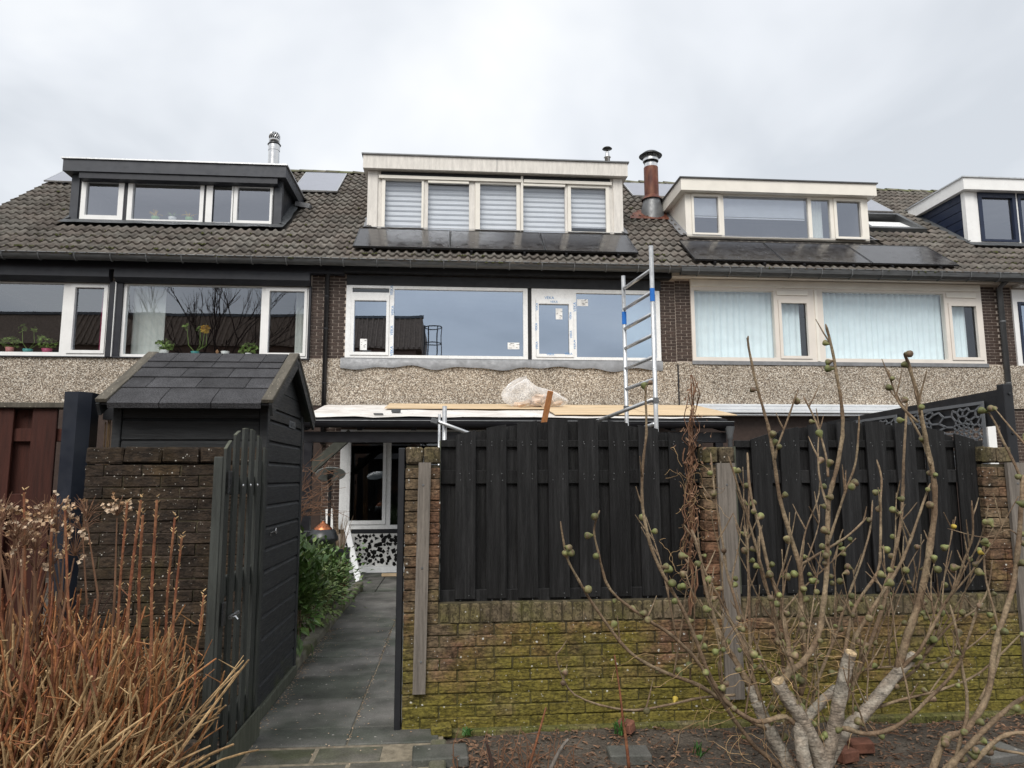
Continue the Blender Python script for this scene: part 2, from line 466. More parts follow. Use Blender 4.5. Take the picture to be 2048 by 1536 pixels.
def pebbledash():
    m = bpy.data.materials.new('pebbledash'); m.use_nodes = True
    t = m.node_tree; N = t.nodes.new; L = t.links.new; b = t.nodes['Principled BSDF']
    b.inputs['Roughness'].default_value = .85
    g = N('ShaderNodeNewGeometry')
    v = N('ShaderNodeTexVoronoi'); v.inputs['Scale'].default_value = 58; L(g.outputs['Position'], v.inputs['Vector'])
    s = N('ShaderNodeSeparateColor'); L(v.outputs['Color'], s.inputs[0])
    r = N('ShaderNodeValToRGB'); cr = r.color_ramp
    cr.elements[0].position = 0; cr.elements[0].color = (.17, .13, .095, 1)
    cr.elements[1].position = 1; cr.elements[1].color = (.86, .80, .70, 1)
    for p, c in ((.2, (.30, .24, .18)), (.42, (.44, .37, .29)), (.62, (.52, .445, .355)), (.82, (.63, .56, .47))):
        e = cr.elements.new(p); e.color = (*c, 1)
    L(s.outputs[0], r.inputs[0])
    mr = N('ShaderNodeMapRange'); mr.inputs['From Min'].default_value = .42; mr.inputs['From Max'].default_value = .72; mr.inputs['To Min'].default_value = 1; mr.inputs['To Max'].default_value = .42
    L(v.outputs['Distance'], mr.inputs['Value'])
    n = N('ShaderNodeTexNoise'); n.inputs['Scale'].default_value = 1.4; n.inputs['Detail'].default_value = 4; L(g.outputs['Position'], n.inputs['Vector'])
    m2 = N('ShaderNodeMapRange'); m2.inputs['From Min'].default_value = .3; m2.inputs['From Max'].default_value = .7; m2.inputs['To Min'].default_value = .84; m2.inputs['To Max'].default_value = 1.12
    L(n.outputs['Fac'], m2.inputs['Value'])
    mu = N('ShaderNodeMath'); mu.operation = 'MULTIPLY'; L(mr.outputs[0], mu.inputs[0]); L(m2.outputs[0], mu.inputs[1])
    sc_ = N('ShaderNodeVectorMath'); sc_.operation = 'SCALE'; L(r.outputs[0], sc_.inputs[0]); L(mu.outputs[0], sc_.inputs['Scale'])
    L(sc_.outputs[0], b.inputs['Base Color'])
    bm = N('ShaderNodeBump'); bm.inputs['Strength'].default_value = .9; bm.inputs['Distance'].default_value = .012; bm.invert = True
    L(v.outputs['Distance'], bm.inputs['Height']); L(bm.outputs[0], b.inputs['Normal'])
    MATS['pebbledash'] = m
pebbledash()
glass('glass_clear', (.84, .90, 1.0), .22, (.9, .92, .92))
glass('glass_coated', (.70, .82, 1.0), .46, (.62, .68, .72))
glass('glass_dormer', (.80, .84, .94), .30, (.88, .9, .9))
glass('glass_net', (.84, .90, 1.0), .10, (.96, .97, .97))
glass('glass_dark', (.8, .85, .9), .10, (.5, .5, .5))
glass('glass_screen', (.8, .85, .9), .12, (.85, .88, .9), 0)
def plastic():
    m = bpy.data.materials.new('bag_plastic'); m.use_nodes = True
    t = m.node_tree; t.nodes.clear(); N = t.nodes.new; L = t.links.new
    o = N('ShaderNodeOutputMaterial'); x = N('ShaderNodeMixShader'); tr = N('ShaderNodeBsdfTransparent'); b = N('ShaderNodeBsdfPrincipled')
    b.inputs['Base Color'].default_value = (.92, .91, .90, 1); b.inputs['Roughness'].default_value = .25
    lw = N('ShaderNodeLayerWeight'); lw.inputs[0].default_value = .45
    mr = N('ShaderNodeMapRange'); mr.inputs['To Min'].default_value = .20; mr.inputs['To Max'].default_value = .62
    L(lw.outputs['Facing'], mr.inputs['Value']); L(mr.outputs[0], x.inputs[0]); L(tr.outputs[0], x.inputs[1]); L(b.outputs[0], x.inputs[2]); L(x.outputs[0], o.inputs[0])
    MATS['bag_plastic'] = m
plastic()

# ------------------------------------------------------------------ ground
F = 13.0                                        # the facade line
def soil_h(x, y):
    h = .035 * mn.noise(Vector((x * .9, y * .9, 0))) + .022 * mn.noise(Vector((x * 4, y * 4, 3))) + .012 * mn.noise(Vector((x * 11, y * 11, 7)))
    return -.03 + h
g = MB()
xs = [-400, -60, -20, -8] + [-4 + i * .12 for i in range(76)] + [6, 9, 20, 60, 400]
ys = [-400, -60, -20, -6, -1, 1.0] + [1.6 + i * .12 for i in range(28)] + [5.2, 7, 9, 12, 16, 30, 80, 400]
for y in ys:
    for x in xs:
        near = -4.1 < x < 5.1 and 1.5 < y < 5.0
        z = soil_h(x, y) if near else -.06
        if -1.32 < x < -.05: z = -.09
        g.v.append((x, y, z))
nx = len(xs)
for j in range(len(ys) - 1):
    for i in range(nx - 1):
        g.f.append((j * nx + i, j * nx + i + 1, (j + 1) * nx + i + 1, (j + 1) * nx + i))
struct('ground', g, 'soil', True)

# path: big rubbery slabs beyond the gate, brick-size pavers this side
path = struct('path', MB().box(-1.31, -.04, 1.0, 10.4, -.08, -.012), 'sand_joint')
def slab(x0, x1, y0, y1, z1, m='slab', nm='slab', t=.05, p=path, c=.006):
    mb = MB().box(x0, x1, y0, y1, z1 - t, z1, c)
    return ob(nm, mb, m, p)
yy = 4.63
k = 0
for dyy in (.30, .62, .62, .62, .62, .62, .62, .62, .62, .62):
    j = -.62 + .01 * rnd.uniform(-1, 1)
    z = rnd.uniform(-.004, .003)
    slab(-1.29, j - .004, yy, yy + dyy - .006, z)
    slab(j + .004, -.07, yy, yy + dyy - .006, z + rnd.uniform(-.003, .003))
    yy += dyy
yy = 4.61; k = 0
while yy > 2.6:
    x = -1.36 + (.0 if k % 2 else .18); first = True
    while x < -.18:
        x1 = min(x + .40, -.12)
        if x == -1.36 + .18: slab(-1.36, x - .02, yy - .24, yy - .015, rnd.uniform(-.014, -.006), 'paver', 'paver', .06)
        if x1 - x > .05: slab(x, x1 - .018, yy - .24, yy - .015, rnd.uniform(-.014, -.004), 'paver', 'paver', .06)
        x += .40
    yy -= .245; k += 1
kb = struct('kerb', MB().box(-1.38, -1.29, 4.98, 10.4, -.06, .055), 'mortar_dark')
y = 5.0
while y < 10.2:
    ob('kerb_stone', MB().box(-1.40, -1.285, y, y + .98, -.05, .075 + rnd.uniform(-.006, .006), .012), 'kerb', kb); y += .99
ke = struct('kerb_edge', MB().box(-.10, -.02, 2.8, 4.6, -.08, -.02), 'mortar_dark')
for y in (2.62, 3.62):
    ob('kerb_stone', MB().box(-.115, -.02, y, y + .985, -.08, .02, .01), 'kerb', ke)
pt = struct('patio', MB().box(-9, 12, 10.45, F, -.12, -.075), 'mortar_dark')
y = 10.46
while y < F - .05:
    x = -2.3
    while x < 1.0:
        slab(x, x + .59, y, min(y + .59, F - .04), -.05 + rnd.uniform(-.003, .003), 'slab', 'slab', .04, pt); x += .60
    y += .60
# gravel strip between kerb and beds
gm = MB()
for i in range(1500):
    x = rnd.uniform(-1.75, -1.41); y = rnd.uniform(5.1, 9.8); r = rnd.uniform(.006, .016); z = .03 + rnd.uniform(-.004, .012)
    t = rnd.uniform(0, 3)
    gm.add([(x + r * math.cos(t), y + r * math.sin(t), z), (x - r * math.sin(t), y + r * math.cos(t), z), (x - r * math.cos(t), y - r * math.sin(t), z), (x + r * math.sin(t), y - r * math.cos(t), z), (x, y, z + r * .8), (x, y, z - r)], [(0, 1, 4), (1, 2, 4), (2, 3, 4), (3, 0, 4), (1, 0, 5), (2, 1, 5), (3, 2, 5), (0, 3, 5)])
o = thing('gravel', gm, 'gravel', 'grey gravel strip beside the path kerb', 'gravel'); o['kind'] = 'stuff'
pdm = MB(); PQ = random.Random(8)
for k in range(900):
    if k < 450: x, y = -1.28 + abs(PQ.gauss(0, .05)), PQ.uniform(4.6, 8)
    elif k < 650: x, y = PQ.choice((-.62, -.62, PQ.uniform(-1.2, -.1))) + PQ.gauss(0, .012), PQ.uniform(4.6, 8.5)
    else: x, y = PQ.uniform(-1.35, -.1), PQ.uniform(3.0, 9)
    s_ = PQ.uniform(.003, .011); a = PQ.uniform(0, 6.28); z = .005
    u = Vector((math.cos(a), math.sin(a), 0)) * s_; v_ = Vector((-math.sin(a), math.cos(a), 0)) * s_ * .45
    p = Vector((x, y, z)); pdm.add([p - u, p + v_ + Vector((0, 0, .003)), p + u, p - v_ + Vector((0, 0, .002))], [(0, 1, 2), (0, 2, 3)])
o = thing('path_debris', pdm, 'dry_petal', 'pale crumbs and leaf bits strewn on the paved path', 'debris'); o['kind'] = 'stuff'
bed = struct('soil_bed', MB().box(-2.6, -1.405, 6.3, 10.3, -.06, .03), 'soil')

# ------------------------------------------------------------------ brick laying
def brick_meshes(L, D, H, c, m, n=5, jit=.0):
    res = []
    for k in range(n):
        mb = MB().box(-L / 2, L / 2, -D / 2, D / 2, -H / 2, H / 2, c)
        if jit: mb.v = [(x + rnd.uniform(-jit, jit), y + rnd.uniform(-jit, jit), z + rnd.uniform(-jit, jit)) for x, y, z in mb.v]
        res.append(mb.mesh('brick', MATS[m]))
    return res
def lay(parent, meshes, x0, x1, z0, z1, yf, L, H, j, D, skip=None, start=0, jy=.0):
    """running bond; yf is the plane of the brick faces, D their depth"""
    r = start; z = z0
    while z + H * .6 < z1 + 1e-6:
        x = x0 - (L / 2 if r % 2 else 0)
        while x < x1 - .02:
            a, b = max(x, x0), min(x + L, x1)
            if b - a > .035 and not (skip and skip((a + b) / 2, z + H / 2)):
                o = ob('brick', rnd.choice(meshes), None, parent, ((a + b) / 2, yf + D / 2 + rnd.uniform(-jy, jy), z + H / 2))
                s = (b - a - j) / (L - j)
                if abs(s - 1) > .01: o.scale = (s, 1, 1)
            x += L
        z += H; r += 1
FB = brick_meshes(.1995, .04, .050, .002, 'facade_brick', 3, .0008)

# ------------------------------------------------------------------ roof geometry
AL = R(37); CA, SA = math.cos(AL), math.sin(AL)
RY0, RZ0 = 12.60, 5.47
def rf(x, s, h=0.0): return (x, RY0 + s * CA - h * SA, RZ0 + s * SA + h * CA)
def roof_z(y): return RZ0 + (y - RY0) * math.tan(AL)
def roof_y(z): return RY0 + (z - RZ0) / math.tan(AL)
SR = 6.50                                       # slope length to the ridge
TW, TE = .330, .325
def tile_mesh():
    mb = MB(); pts = []
    n = 7
    for r in range(2):
        for k in range(n + (1 if r else 0)):
            u = k / n
            z = .040 * math.sin(math.pi * max(0, (u - .42) / .58)) if u > .42 else .004 * math.sin(math.pi * u / .42) * -1
            pts.append((-TW / 2 + TW * (r + u) / 2, z))
    L = .39
    o = [(x, 0, z + .046) for x, z in pts] + [(x, L, z) for x, z in pts] + [(x, 0.002, z + .004) for x, z in pts]
    m = len(pts)
    fs = [(i, i + 1, m + i + 1, m + i) for i in range(m - 1)] + [(2 * m + i, 2 * m + i + 1, i + 1, i) for i in range(m - 1)]
    mb.add(o, fs)
    me = mb.mesh('tile', MATS['tile'])
    me.polygons.foreach_set('use_smooth', [i < m - 1 for i in range(len(me.polygons))])
    return me
TILE = tile_mesh()
def ridge_mesh():
    mb = MB(); n = 6; L = .36
    for y, r in ((0, .125), (L, .11)):
        for k in range(n + 1):
            t = math.pi * k / n
            mb.v.append((y, -r * math.cos(t), r * .75 * math.sin(t)))
    mb.f = [(k, k + 1, n + 1 + k + 1, n + 1 + k) for k in range(n)] + [tuple(range(n + 1))]
    return mb.mesh('ridge_tile', MATS['ridge'], True)
RIDGE = ridge_mesh()

HX = [-9.3, -2.3, 4.25, 10.84, 14.9]
HL = ['terraced house at the left end with anthracite dormer and shutter boxes',
      'middle terraced house with cream dormer, striped blinds and newly fitted white windows',
      'terraced house with cream window frames and white net curtains, right of the scaffold',
      'terraced house cut off by the right edge, its dormer with dark blue boarded cheek']
H = [E('terraced_house', HL[i], 'house', ((HX[i] + HX[i + 1]) / 2, F, 0), 'houses in the terrace') for i in range(4)]

D_ = 14.15                                      # dormer front line
OVH = [.20, .16, .16, .16]
DORM = [(-7.52, -3.50, 7.845, 7.60), (-1.72, 3.52, 8.165, 7.88), (4.92, 9.00, 7.88, 7.62), (11.28, 15.2, 8.105, 7.84)]   # x0, x1, fascia top, fascia foot
SKYL = (9.36, 10.72, 2.66, 3.90)                # roof window: x0, x1, s0, s1

ROOFS = []
for i in range(4):
    x0, x1 = HX[i], HX[i + 1]
    d = DORM[i]
    yb = roof_y(d[2])
    hs = [(d[0], d[1], (D_ - RY0) / CA, (yb - RY0) / CA)]
    if i == 2: hs.append(SKYL)
    hs = [(max(h[0], x0), min(h[1], x1), h[2], h[3]) for h in hs]
    deck = MB().plate([x0, x1], [0.0, SR], hs, -.06, -.02, lambda x, y, z: rf(x, z, y))
    roof = ob('roof', deck, 'deck', H[i])
    # the rear slope closes the house
    rb = MB().add([rf(x0, SR, -.02), rf(x1, SR, -.02), (x1, 2 * (RY0 + SR * CA) - RY0, RZ0), (x0, 2 * (RY0 + SR * CA) - RY0, RZ0)], [(0, 1, 2, 3)])
    ob('rear_slope', rb, 'tile', roof)
    ROOFS.append(roof)
    ntile = 0
    cols = int(round((x1 - x0) / TW)); tw = (x1 - x0) / cols
    rows = int(SR / TE)
    for r in range(rows + 1):
        for c in range(cols):
            x = x0 + tw * (c + .5); s = r * TE
            Ym = RY0 + (s + .17) * CA
            if d[0] - .08 < x < d[1] + .08 and D_ - .14 < Ym < yb - .12: continue
            if i == 2 and SKYL[0] - .1 < x < SKYL[1] + .1 and SKYL[2] - .1 < s + .17 < SKYL[3] + .12: continue
            if i == 3 and x > 14.2: continue
            if s + .2 > SR: continue
            o = ob('tile', TILE, None, roof, rf(x + rnd.uniform(-.004, .004), s - .04 + rnd.uniform(-.005, .005), .0))
            o.rotation_euler = (AL + rnd.uniform(-.008, .008), 0, rnd.uniform(-.008, .008))
            o.scale.x = tw / TW
            ntile += 1
    x = x0
    while x < x1 - .1:
        o = ob('ridge_tile', RIDGE, None, roof, (x, RY0 + SR * CA, RZ0 + SR * SA - .01 + rnd.uniform(-.008, .008)))
        o.rotation_euler = (0, rnd.uniform(-.03, .05), rnd.uniform(-.02, .02)); x += .335

MQ = random.Random(40)
for i in range(4):
    mm = MB()
    for k in range(150):
        x = MQ.uniform(HX[i] + .1, min(HX[i + 1], 14) - .1); s_ = MQ.choice((MQ.uniform(0, 1.2), MQ.uniform(0, SR - .3)))
        s_ = round(s_ / TE) * TE - .03
        Ym = RY0 + s_ * CA; d = DORM[i]
        if d[0] - .2 < x < d[1] + .2 and Ym > D_ - .3: continue
        r = MQ.uniform(.012, .034)
        for j in range(MQ.randint(1, 3)):
            c = Vector(rf(x + MQ.gauss(0, .03), s_ + MQ.gauss(0, .012), .045 + MQ.uniform(0, .02)))
            n_ = 6; o_ = len(mm.v)
            for q1 in range(n_): mm.v.append((c.x + r * math.cos(q1 * 1.047) * MQ.uniform(.7, 1.2), c.y + r * .6 * math.sin(q1 * 1.047), c.z + r * .45 * math.sin(q1 * 1.047)))
            mm.v.append((c.x, c.y - r * .5, c.z + r * .6)); mm.f += [(o_ + q1, o_ + (q1 + 1) % n_, o_ + n_) for q1 in range(n_)]
    ob('moss', mm, 'moss', ROOFS[i], kind='stuff')

# gable wall at the row's left end and party walls
for i, x in enumerate(HX):
    hh = H[max(i - 1, 0) if i else 0]
    yr = RY0 + SR * CA
    pol = [(x, F + .02, -.1), (x, 2 * yr - F, -.1), (x, 2 * yr - F, 5.45), (x, yr, RZ0 + SR * SA - .12), (x, F + .02, 5.6)]
    if i in (0, 4): ob('end_wall', MB().prism(pol, (.12 if i == 0 else -.12, 0, 0)), 'facade_brick', hh)
    else: ob('party_wall', MB().prism([(p[0] - .05, p[1] + (.12 if p[1] < 14 else 0), p[2]) for p in pol], (.10, 0, 0)), 'interior', hh)

# ------------------------------------------------------------------ windows
def window(parent, name, x0, x1, z0, z1, y, m, cells, depth=.08, label=None):
    """cells: (sash rect or None, pane rect, glass, sash material)"""
    holes = [(c[0] or c[1]) for c in cells]
    fr = ob(name, MB().plate([x0, x1], [z0, z1], holes, y, y + depth), m, parent, label=label)
    for sa, pa, gl, sm in cells:
        if sa:
            ob('sash', MB().plate([sa[0] + .004, sa[1] - .004], [sa[2] + .004, sa[3] - .004], [pa], y - .016, y + .05), sm or m, fr)
        e = .004
        gy = y + .045
        ob('pane', MB().add([(pa[0] - e, gy, pa[2] - e), (pa[1] + e, gy, pa[2] - e), (pa[1] + e, gy, pa[3] + e), (pa[0] - e, gy, pa[3] + e)], [(0, 1, 2, 3)]), gl, fr)
    return fr
def P(px, py=640, Y=F): return ax(px, py, Y)
def Z(px, py, Y=F): return az(px, py, Y)

# upper-floor window rectangles (x0, x1, z0, z1)
W1 = (P(-90), P(217), 3.745, 5.08); W2 = (P(245), P(617), 3.745, 5.08)
W3 = (P(692), P(1055), 3.775, 5.13); W4 = (P(1063), P(1319), 3.775, 5.13)
W5 = (P(1382), P(1964), 3.79, 5.37); W6 = (P(2026), P(2250), 3.72, 5.30)
G1 = (P(680, 950), P(1010, 950), .62, 2.46)      # ground floor window of the middle house
WINS = [[W1, W2], [W3, W4, G1], [W5], [W6]]
for i in range(4):
    x0, x1 = HX[i], HX[i + 1]
    wall = ob('wall', MB().plate([x0, x1], [-.1, 5.5], WINS[i], F + .010, F + .12), 'mortar_pale', H[i])
    # piers of brick between the windows, laid one by one
    def skip(x, z, i=i):
        return any(w_[0] - .02 < x < w_[1] + .02 and w_[2] - .02 < z < w_[3] + .02 for w_ in WINS[i])
    if i == 0:
        lay(wall, FB, P(622), x1, 3.76, 5.33, F, .21, .0605, .0105, .04)
    if i == 1:
        lay(wall, FB, x0, W3[0], 3.76, 5.33, F, .21, .0605, .0105, .04)
        lay(wall, FB, W4[1] + .004, x1, 3.76, 5.33, F, .21, .0605, .0105, .04)
        lay(wall, FB, x0, G1[0] - .002, .50, 2.92, F, .21, .0605, .0105, .04)
    if i == 2:
        lay(wall, FB, x0, W5[0], 3.78, 5.36, F, .21, .0605, .0105, .04)
        lay(wall, FB, W5[1], x1, 3.78, 5.36, F, .21, .0605, .0105, .04)
        lay(wall, FB, 9.0, x1, 1.7, 2.92, F, .21, .0605, .0105, .04)
    if i == 3:
        lay(wall, FB, x0, W6[0], 3.72, 5.36, F, .21, .0605, .0105, .04)
        lay(wall, FB, x0, x0 + .9, 1.7, 2.92, F, .21, .0605, .0105, .04)
    xa, xb = x0 + .006, x1 - .006
    ob('pebbledash_panel', MB().box(xa, xb, F - .035, F + .005, 2.90, 3.755 if i else 3.735), 'pebbledash', H[i])
    def clad(x0_, x1_, z0_, z1_, i=i): ob('ground_floor_cladding', MB().box(x0_, x1_, F - .02, F + .006, z0_, z1_), 'facade_brick', H[i])
    if i == 0: clad(xa, xb, -.1, 2.89)
    if i == 1:
        clad(G1[1] + .02, xb, -.1, 2.89); clad(xa, G1[0] - .003, -.1, .495); clad(G1[0], G1[1] + .018, 2.475, 2.89)
    if i == 2:
        clad(xa, 8.995, -.1, 2.89); clad(9.0, xb, -.1, 1.695)
    if i == 3:
        clad(x0 + .905, xb, -.1, 2.89); clad(xa, x0 + .9, -.1, 1.695)
    # rooms behind the glass
    a, b = x0 + .06, x1 - .06
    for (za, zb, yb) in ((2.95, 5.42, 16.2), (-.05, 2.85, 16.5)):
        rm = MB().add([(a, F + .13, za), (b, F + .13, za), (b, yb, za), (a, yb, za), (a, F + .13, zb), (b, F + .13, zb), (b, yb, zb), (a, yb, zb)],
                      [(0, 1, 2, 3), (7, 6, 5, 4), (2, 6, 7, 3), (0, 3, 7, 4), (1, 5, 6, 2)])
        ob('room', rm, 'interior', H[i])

gc, gk, gd = 'glass_clear', 'glass_coated', 'glass_dormer'
window(H[0], 'window', *W1, F - .02, 'white_pvc', [(None, (W1[0] + .06, P(124), 3.82, 5.06), gc, None), ((P(138), P(214), 3.80, 5.055), (P(148), P(206), 3.86, 5.00), gc, None)], .10)
window(H[0], 'window', *W2, F - .02, 'white_pvc', [(None, (P(251), P(522), 3.80, 5.065), gc, None), ((P(529), P(614), 3.79, 5.06), (P(538), P(608), 3.85, 5.00), gc, None)], .10)
zt = Z(740, 589)
window(H[1], 'window', *W3, F - .045, 'film_white', [((P(702), P(779), 3.82, Z(740, 591)), (P(709), P(773), 3.88, Z(740, 602)), gk, None), (None, (P(788), P(1046), 3.83, 5.075), gk, None), (None, (P(704), P(778), Z(740, 586), Z(740, 577)), 'glass_dark', None)], .12)
window(H[1], 'window', *W4, F - .045, 'film_white', [((P(1071), P(1146), 3.82, Z(1105, 601)), (P(1077), P(1137), 3.88, Z(1105, 609)), gk, None), (None, (P(1152), P(1311), 3.83, 5.06), gk, None)], .12)
w5 = window(H[2], 'window', *W5, F - .03, 'cream', [(None, (P(1389), P(1548), 3.86, Z(1470, 582)), 'glass_net', None), ((P(1556), P(1619), 3.84, Z(1585, 601)), (P(1562), P(1613), 3.90, Z(1585, 607)), 'glass_net', None),
       (None, (P(1646), P(1889), 3.86, Z(1760, 586)), 'glass_net', None), ((P(1896), P(1960), 3.85, Z(1925, 607)), (P(1902), P(1951), 3.91, Z(1925, 613)), 'glass_net', None)], .11)
for (a, b, t) in ((1554, 1616, 583), (1893, 1953, 588)):
    ob('vent_strip', MB().box(P(a), P(b), F - .05, F - .028, Z((a + b) / 2, t + 9), Z((a + b) / 2, t), .004), 'cream_light', w5)
ob('cover_strip', MB().box(P(1629), P(1634), F - .05, F - .028, 3.80, 5.2), 'cream_light', w5)
window(H[3], 'window', *W6, F - .03, 'white_pvc', [((W6[0] + .10, W6[0] + 1.2, 3.80, 5.05), (W6[0] + .16, W6[0] + 1.14, 3.86, 5.0), gk, 'navy_board')], .1)
# film lettering and small marks on the new frames
def text_mesh(txt, m):
    cu = bpy.data.curves.new('t', 'FONT'); cu.body = txt; cu.size = 1.0; cu.align_x = 'CENTER'; cu.align_y = 'CENTER'
    to = bpy.data.objects.new('t', cu); col.objects.link(to)
    bpy.context.view_layer.update()
    me = bpy.data.meshes.new_from_object(to.evaluated_get(bpy.context.evaluated_depsgraph_get()))
    bpy.data.objects.remove(to)
    me.materials.clear(); me.materials.append(MATS[m]); me.name = 'lettering'
    return me
VEKA = text_mesh('VEKA', 'ink_blue')
frs = [o for o in H[1].children if o.name.startswith('window')]
def letter(px, py, vert, fr, size=.075, y=F - .063):
    p = at(px, py, F)
    o = ob('film_lettering', VEKA, None, fr, (p.x, y, p.z))
    o.rotation_euler = (R(90), R(-90) if vert else 0, 0); o.scale = (size, size, 1)
for px, py in ((784, 582), (786, 622), (784, 662), (784, 703)): letter(px, py, True, frs[0], y=F - .047)
for px, py, v in ((1098, 597, 0), (1149, 615, 1), (1148, 690, 1)): letter(px, py, v, frs[1], y=F - .047)
for px, py, v in ((1107, 605.3, 0), (1073, 615, 1), (1072, 655, 1), (1073, 692, 1), (1140, 633, 1), (1141, 670, 1), (1100, 710, 0), (1136, 709, 0)): letter(px, py, v, frs[1], .06)
# paper stickers on the panes
for px, py, wd, hh, n in ((727, 689, .125, .21, 0), (1027, 692, .22, .125, 0), (1118, 628, .125, .21, 1), (1165, 605.5, .21, .13, 1)):
    p = at(px, py, F)
    st = ob('pane_sticker', MB().box(p.x - wd / 2, p.x + wd / 2, F - .006, F - .0035, p.z - hh / 2, p.z + hh / 2), 'paper', frs[n])
    mk = MB()
    for q in range(7):
        xa = p.x + rnd.uniform(-.45, .25) * wd; za = p.z + rnd.uniform(-.42, .42) * hh
        mk.box(xa, xa + wd * rnd.uniform(.1, .3), F - .0085, F - .0064, za, za + .006)
    ob('sticker_print', mk, 'ink_black', st)
# boards, shutter boxes and posts on the left house
ob('fascia_board', MB().box(HX[0], HX[1] + .3, F - .16, F - .005, 5.31, 5.47), 'anthracite_dark', H[0])
for (a, b) in ((-9.2, P(222)), (P(232), P(621))):
    sb = ob('shutter_box', MB().prism([(a, F - .04, 5.325), (a, F - .20, 5.30), (a, F - .20, 5.16), (a, F - .10, 5.085), (a, F - .04, 5.085)], (b - a, 0, 0)), 'anthracite_dark', H[0])
ob('post', MB().box(P(219), P(231), F - .09, F + .02, 3.74, 5.1), 'anthracite_dark', H[0])
ob('post', MB().box(P(233), P(244.5), F - .07, F + .02, 3.74, 5.1), 'anthracite_dark', H[0])
ob('post', MB().box(P(617.6), P(622), F - .07, F + .02, 3.72, 5.1), 'anthracite_dark', H[0])
ob('cover_strip', MB().box(P(231.3), P(232.6), F - .10, F - .02, 3.74, 5.1), 'white_pvc', H[0])
ob('window_sill', MB().box(W1[0], P(622), F - .075, F + .0, 3.728, 3.744), 'anthracite', H[0])
# middle house
ob('fascia_board', MB().box(P(692), P(1322), F - .055, F + .015, 5.135, 5.325, .004), 'black_board', H[1])
ob('soffit_board', MB().box(HX[1] + .3, P(1340), F - .20, F - .0, 5.345, 5.47), 'black_board', H[1])
ob('joint_strip', MB().box(W3[1] + .004, W4[0] - .004, F - .005, F + .05, 3.78, 5.13), 'black_board', H[1])
fl = MB()
for (xa, xb) in ((P(684), P(1060)), (P(1060.5), P(1321))):      # dressed lead apron with a wavy edge
    n = 40
    for k in range(n):
        q = []
        for kk in (k, k + 1):
            x = xa + (xb - xa) * kk / n
            wv = .030 * math.sin(x * 4.1 + 1.5 * math.sin(x * 1.7)) + .016 * math.sin(x * 9.3 + 2) - .005
            q.append((x, 3.60 + wv, F - .055 - .03 * (mn.noise(Vector((x * 3, 9, 0))) + .5)))
        fl.add([(q[0][0], F - .03, 3.775), (q[1][0], F - .03, 3.775), (q[1][0], F - .07, 3.745), (q[0][0], F - .07, 3.745), (q[1][0], q[1][2], q[1][1]), (q[0][0], q[0][2], q[0][1])], [(0, 3, 2, 1), (3, 5, 4, 2)])
ob('lead_flashing', fl, 'lead', H[1], smooth=True)
ob('lead_flashing', MB().box(P(1380), P(1966), F - .055, F - .036, 3.715, 3.785), 'lead', H[2])
ob('fascia_board', MB().box(P(1340), HX[3] + .35, F - .19, F - .0, 5.385, 5.47), 'cream', H[2])
ob('fascia_board', MB().box(HX[3] + .36, HX[4], F - .19, F - .0, 5.33, 5.47), 'white_pvc', H[3])
ob('window_head_board', MB().box(P(1382), P(1962), F - .055, F - .02, 5.235, 5.375, .004), 'cream_light', H[2])

# gutters with brackets, downpipes
def gutter(parent, x0, x1, m, boxy=False):
    gy, gz = 12.62, 5.50
    n = 8
    mb = MB()
    prof = []
    if boxy: prof = [(-.085, .0), (-.085, -.02), (-.075, -.085), (-.02, -.13), (.06, -.13), (.08, .01)]
    else:
        prof = [(-.088 + .0, .012)] + [(-.08 * math.cos(math.pi * k / n), -.105 * math.sin(math.pi * k / n) - .0) for k in range(n + 1)]
    for x in (x0, x1):
        for (a, b) in prof: mb.v.append((x, gy + a, gz + b))
    m_ = len(prof)
    mb.f = [(k, k + 1, m_ + k + 1, m_ + k) for k in range(m_ - 1)]
    gt = ob('gutter', mb, m, parent, smooth=not boxy)
    ob('gutter_lip', MB().tube([(x0, gy - .088, gz + .006), (x1, gy - .088, gz + .006)], .010, 6), 'zinc', gt)
    x = x0 + .33
    while x < x1:
        bk = MB()
        bk.tube([(x, gy + a * 1.06, gz + b * 1.06) for a, b in prof], .012, 5)
        ob('gutter_bracket', bk, 'zinc', gt); x += .60
    return gt
gutter(H[0], HX[0], HX[1], 'zinc_dark'); gutter(H[1], HX[1], HX[2], 'zinc_dark'); gutter(H[2], HX[2], HX[3], 'zinc_dark', True); gutter(H[3], HX[3], HX[4], 'zinc_dark', True)
pxa = HX[1]
dp = ob('downpipe', MB().tube([(pxa, 12.86, 5.40), (pxa, F - .075, 5.30), (pxa, F - .075, 2.2)], .042, 10), 'pipe_black', H[0], smooth=True)
for z in (4.9, 4.3, 3.3): ob('pipe_bracket', MB().lathe([(.047, -.012), (.047, .012)], (pxa, F - .075, z), 10), 'pipe_black', dp)
pxb = P(1998)
dp = ob('downpipe', MB().tube([(pxb, 12.70, 5.42), (pxb, F - .085, 5.30), (pxb, F - .085, 2.0)], .052, 12), 'pipe_grey', H[2], smooth=True)
for z in (4.63, 3.4): ob('pipe_bracket', MB().lathe([(.058, -.014), (.058, .014)], (pxb, F - .085, z), 12), 'zinc', dp)
ob('joint_strip', MB().box(HX[2] - .012, HX[2] + .012, F - .05, F - .02, 2.9, 3.7), 'pipe_black', H[2])

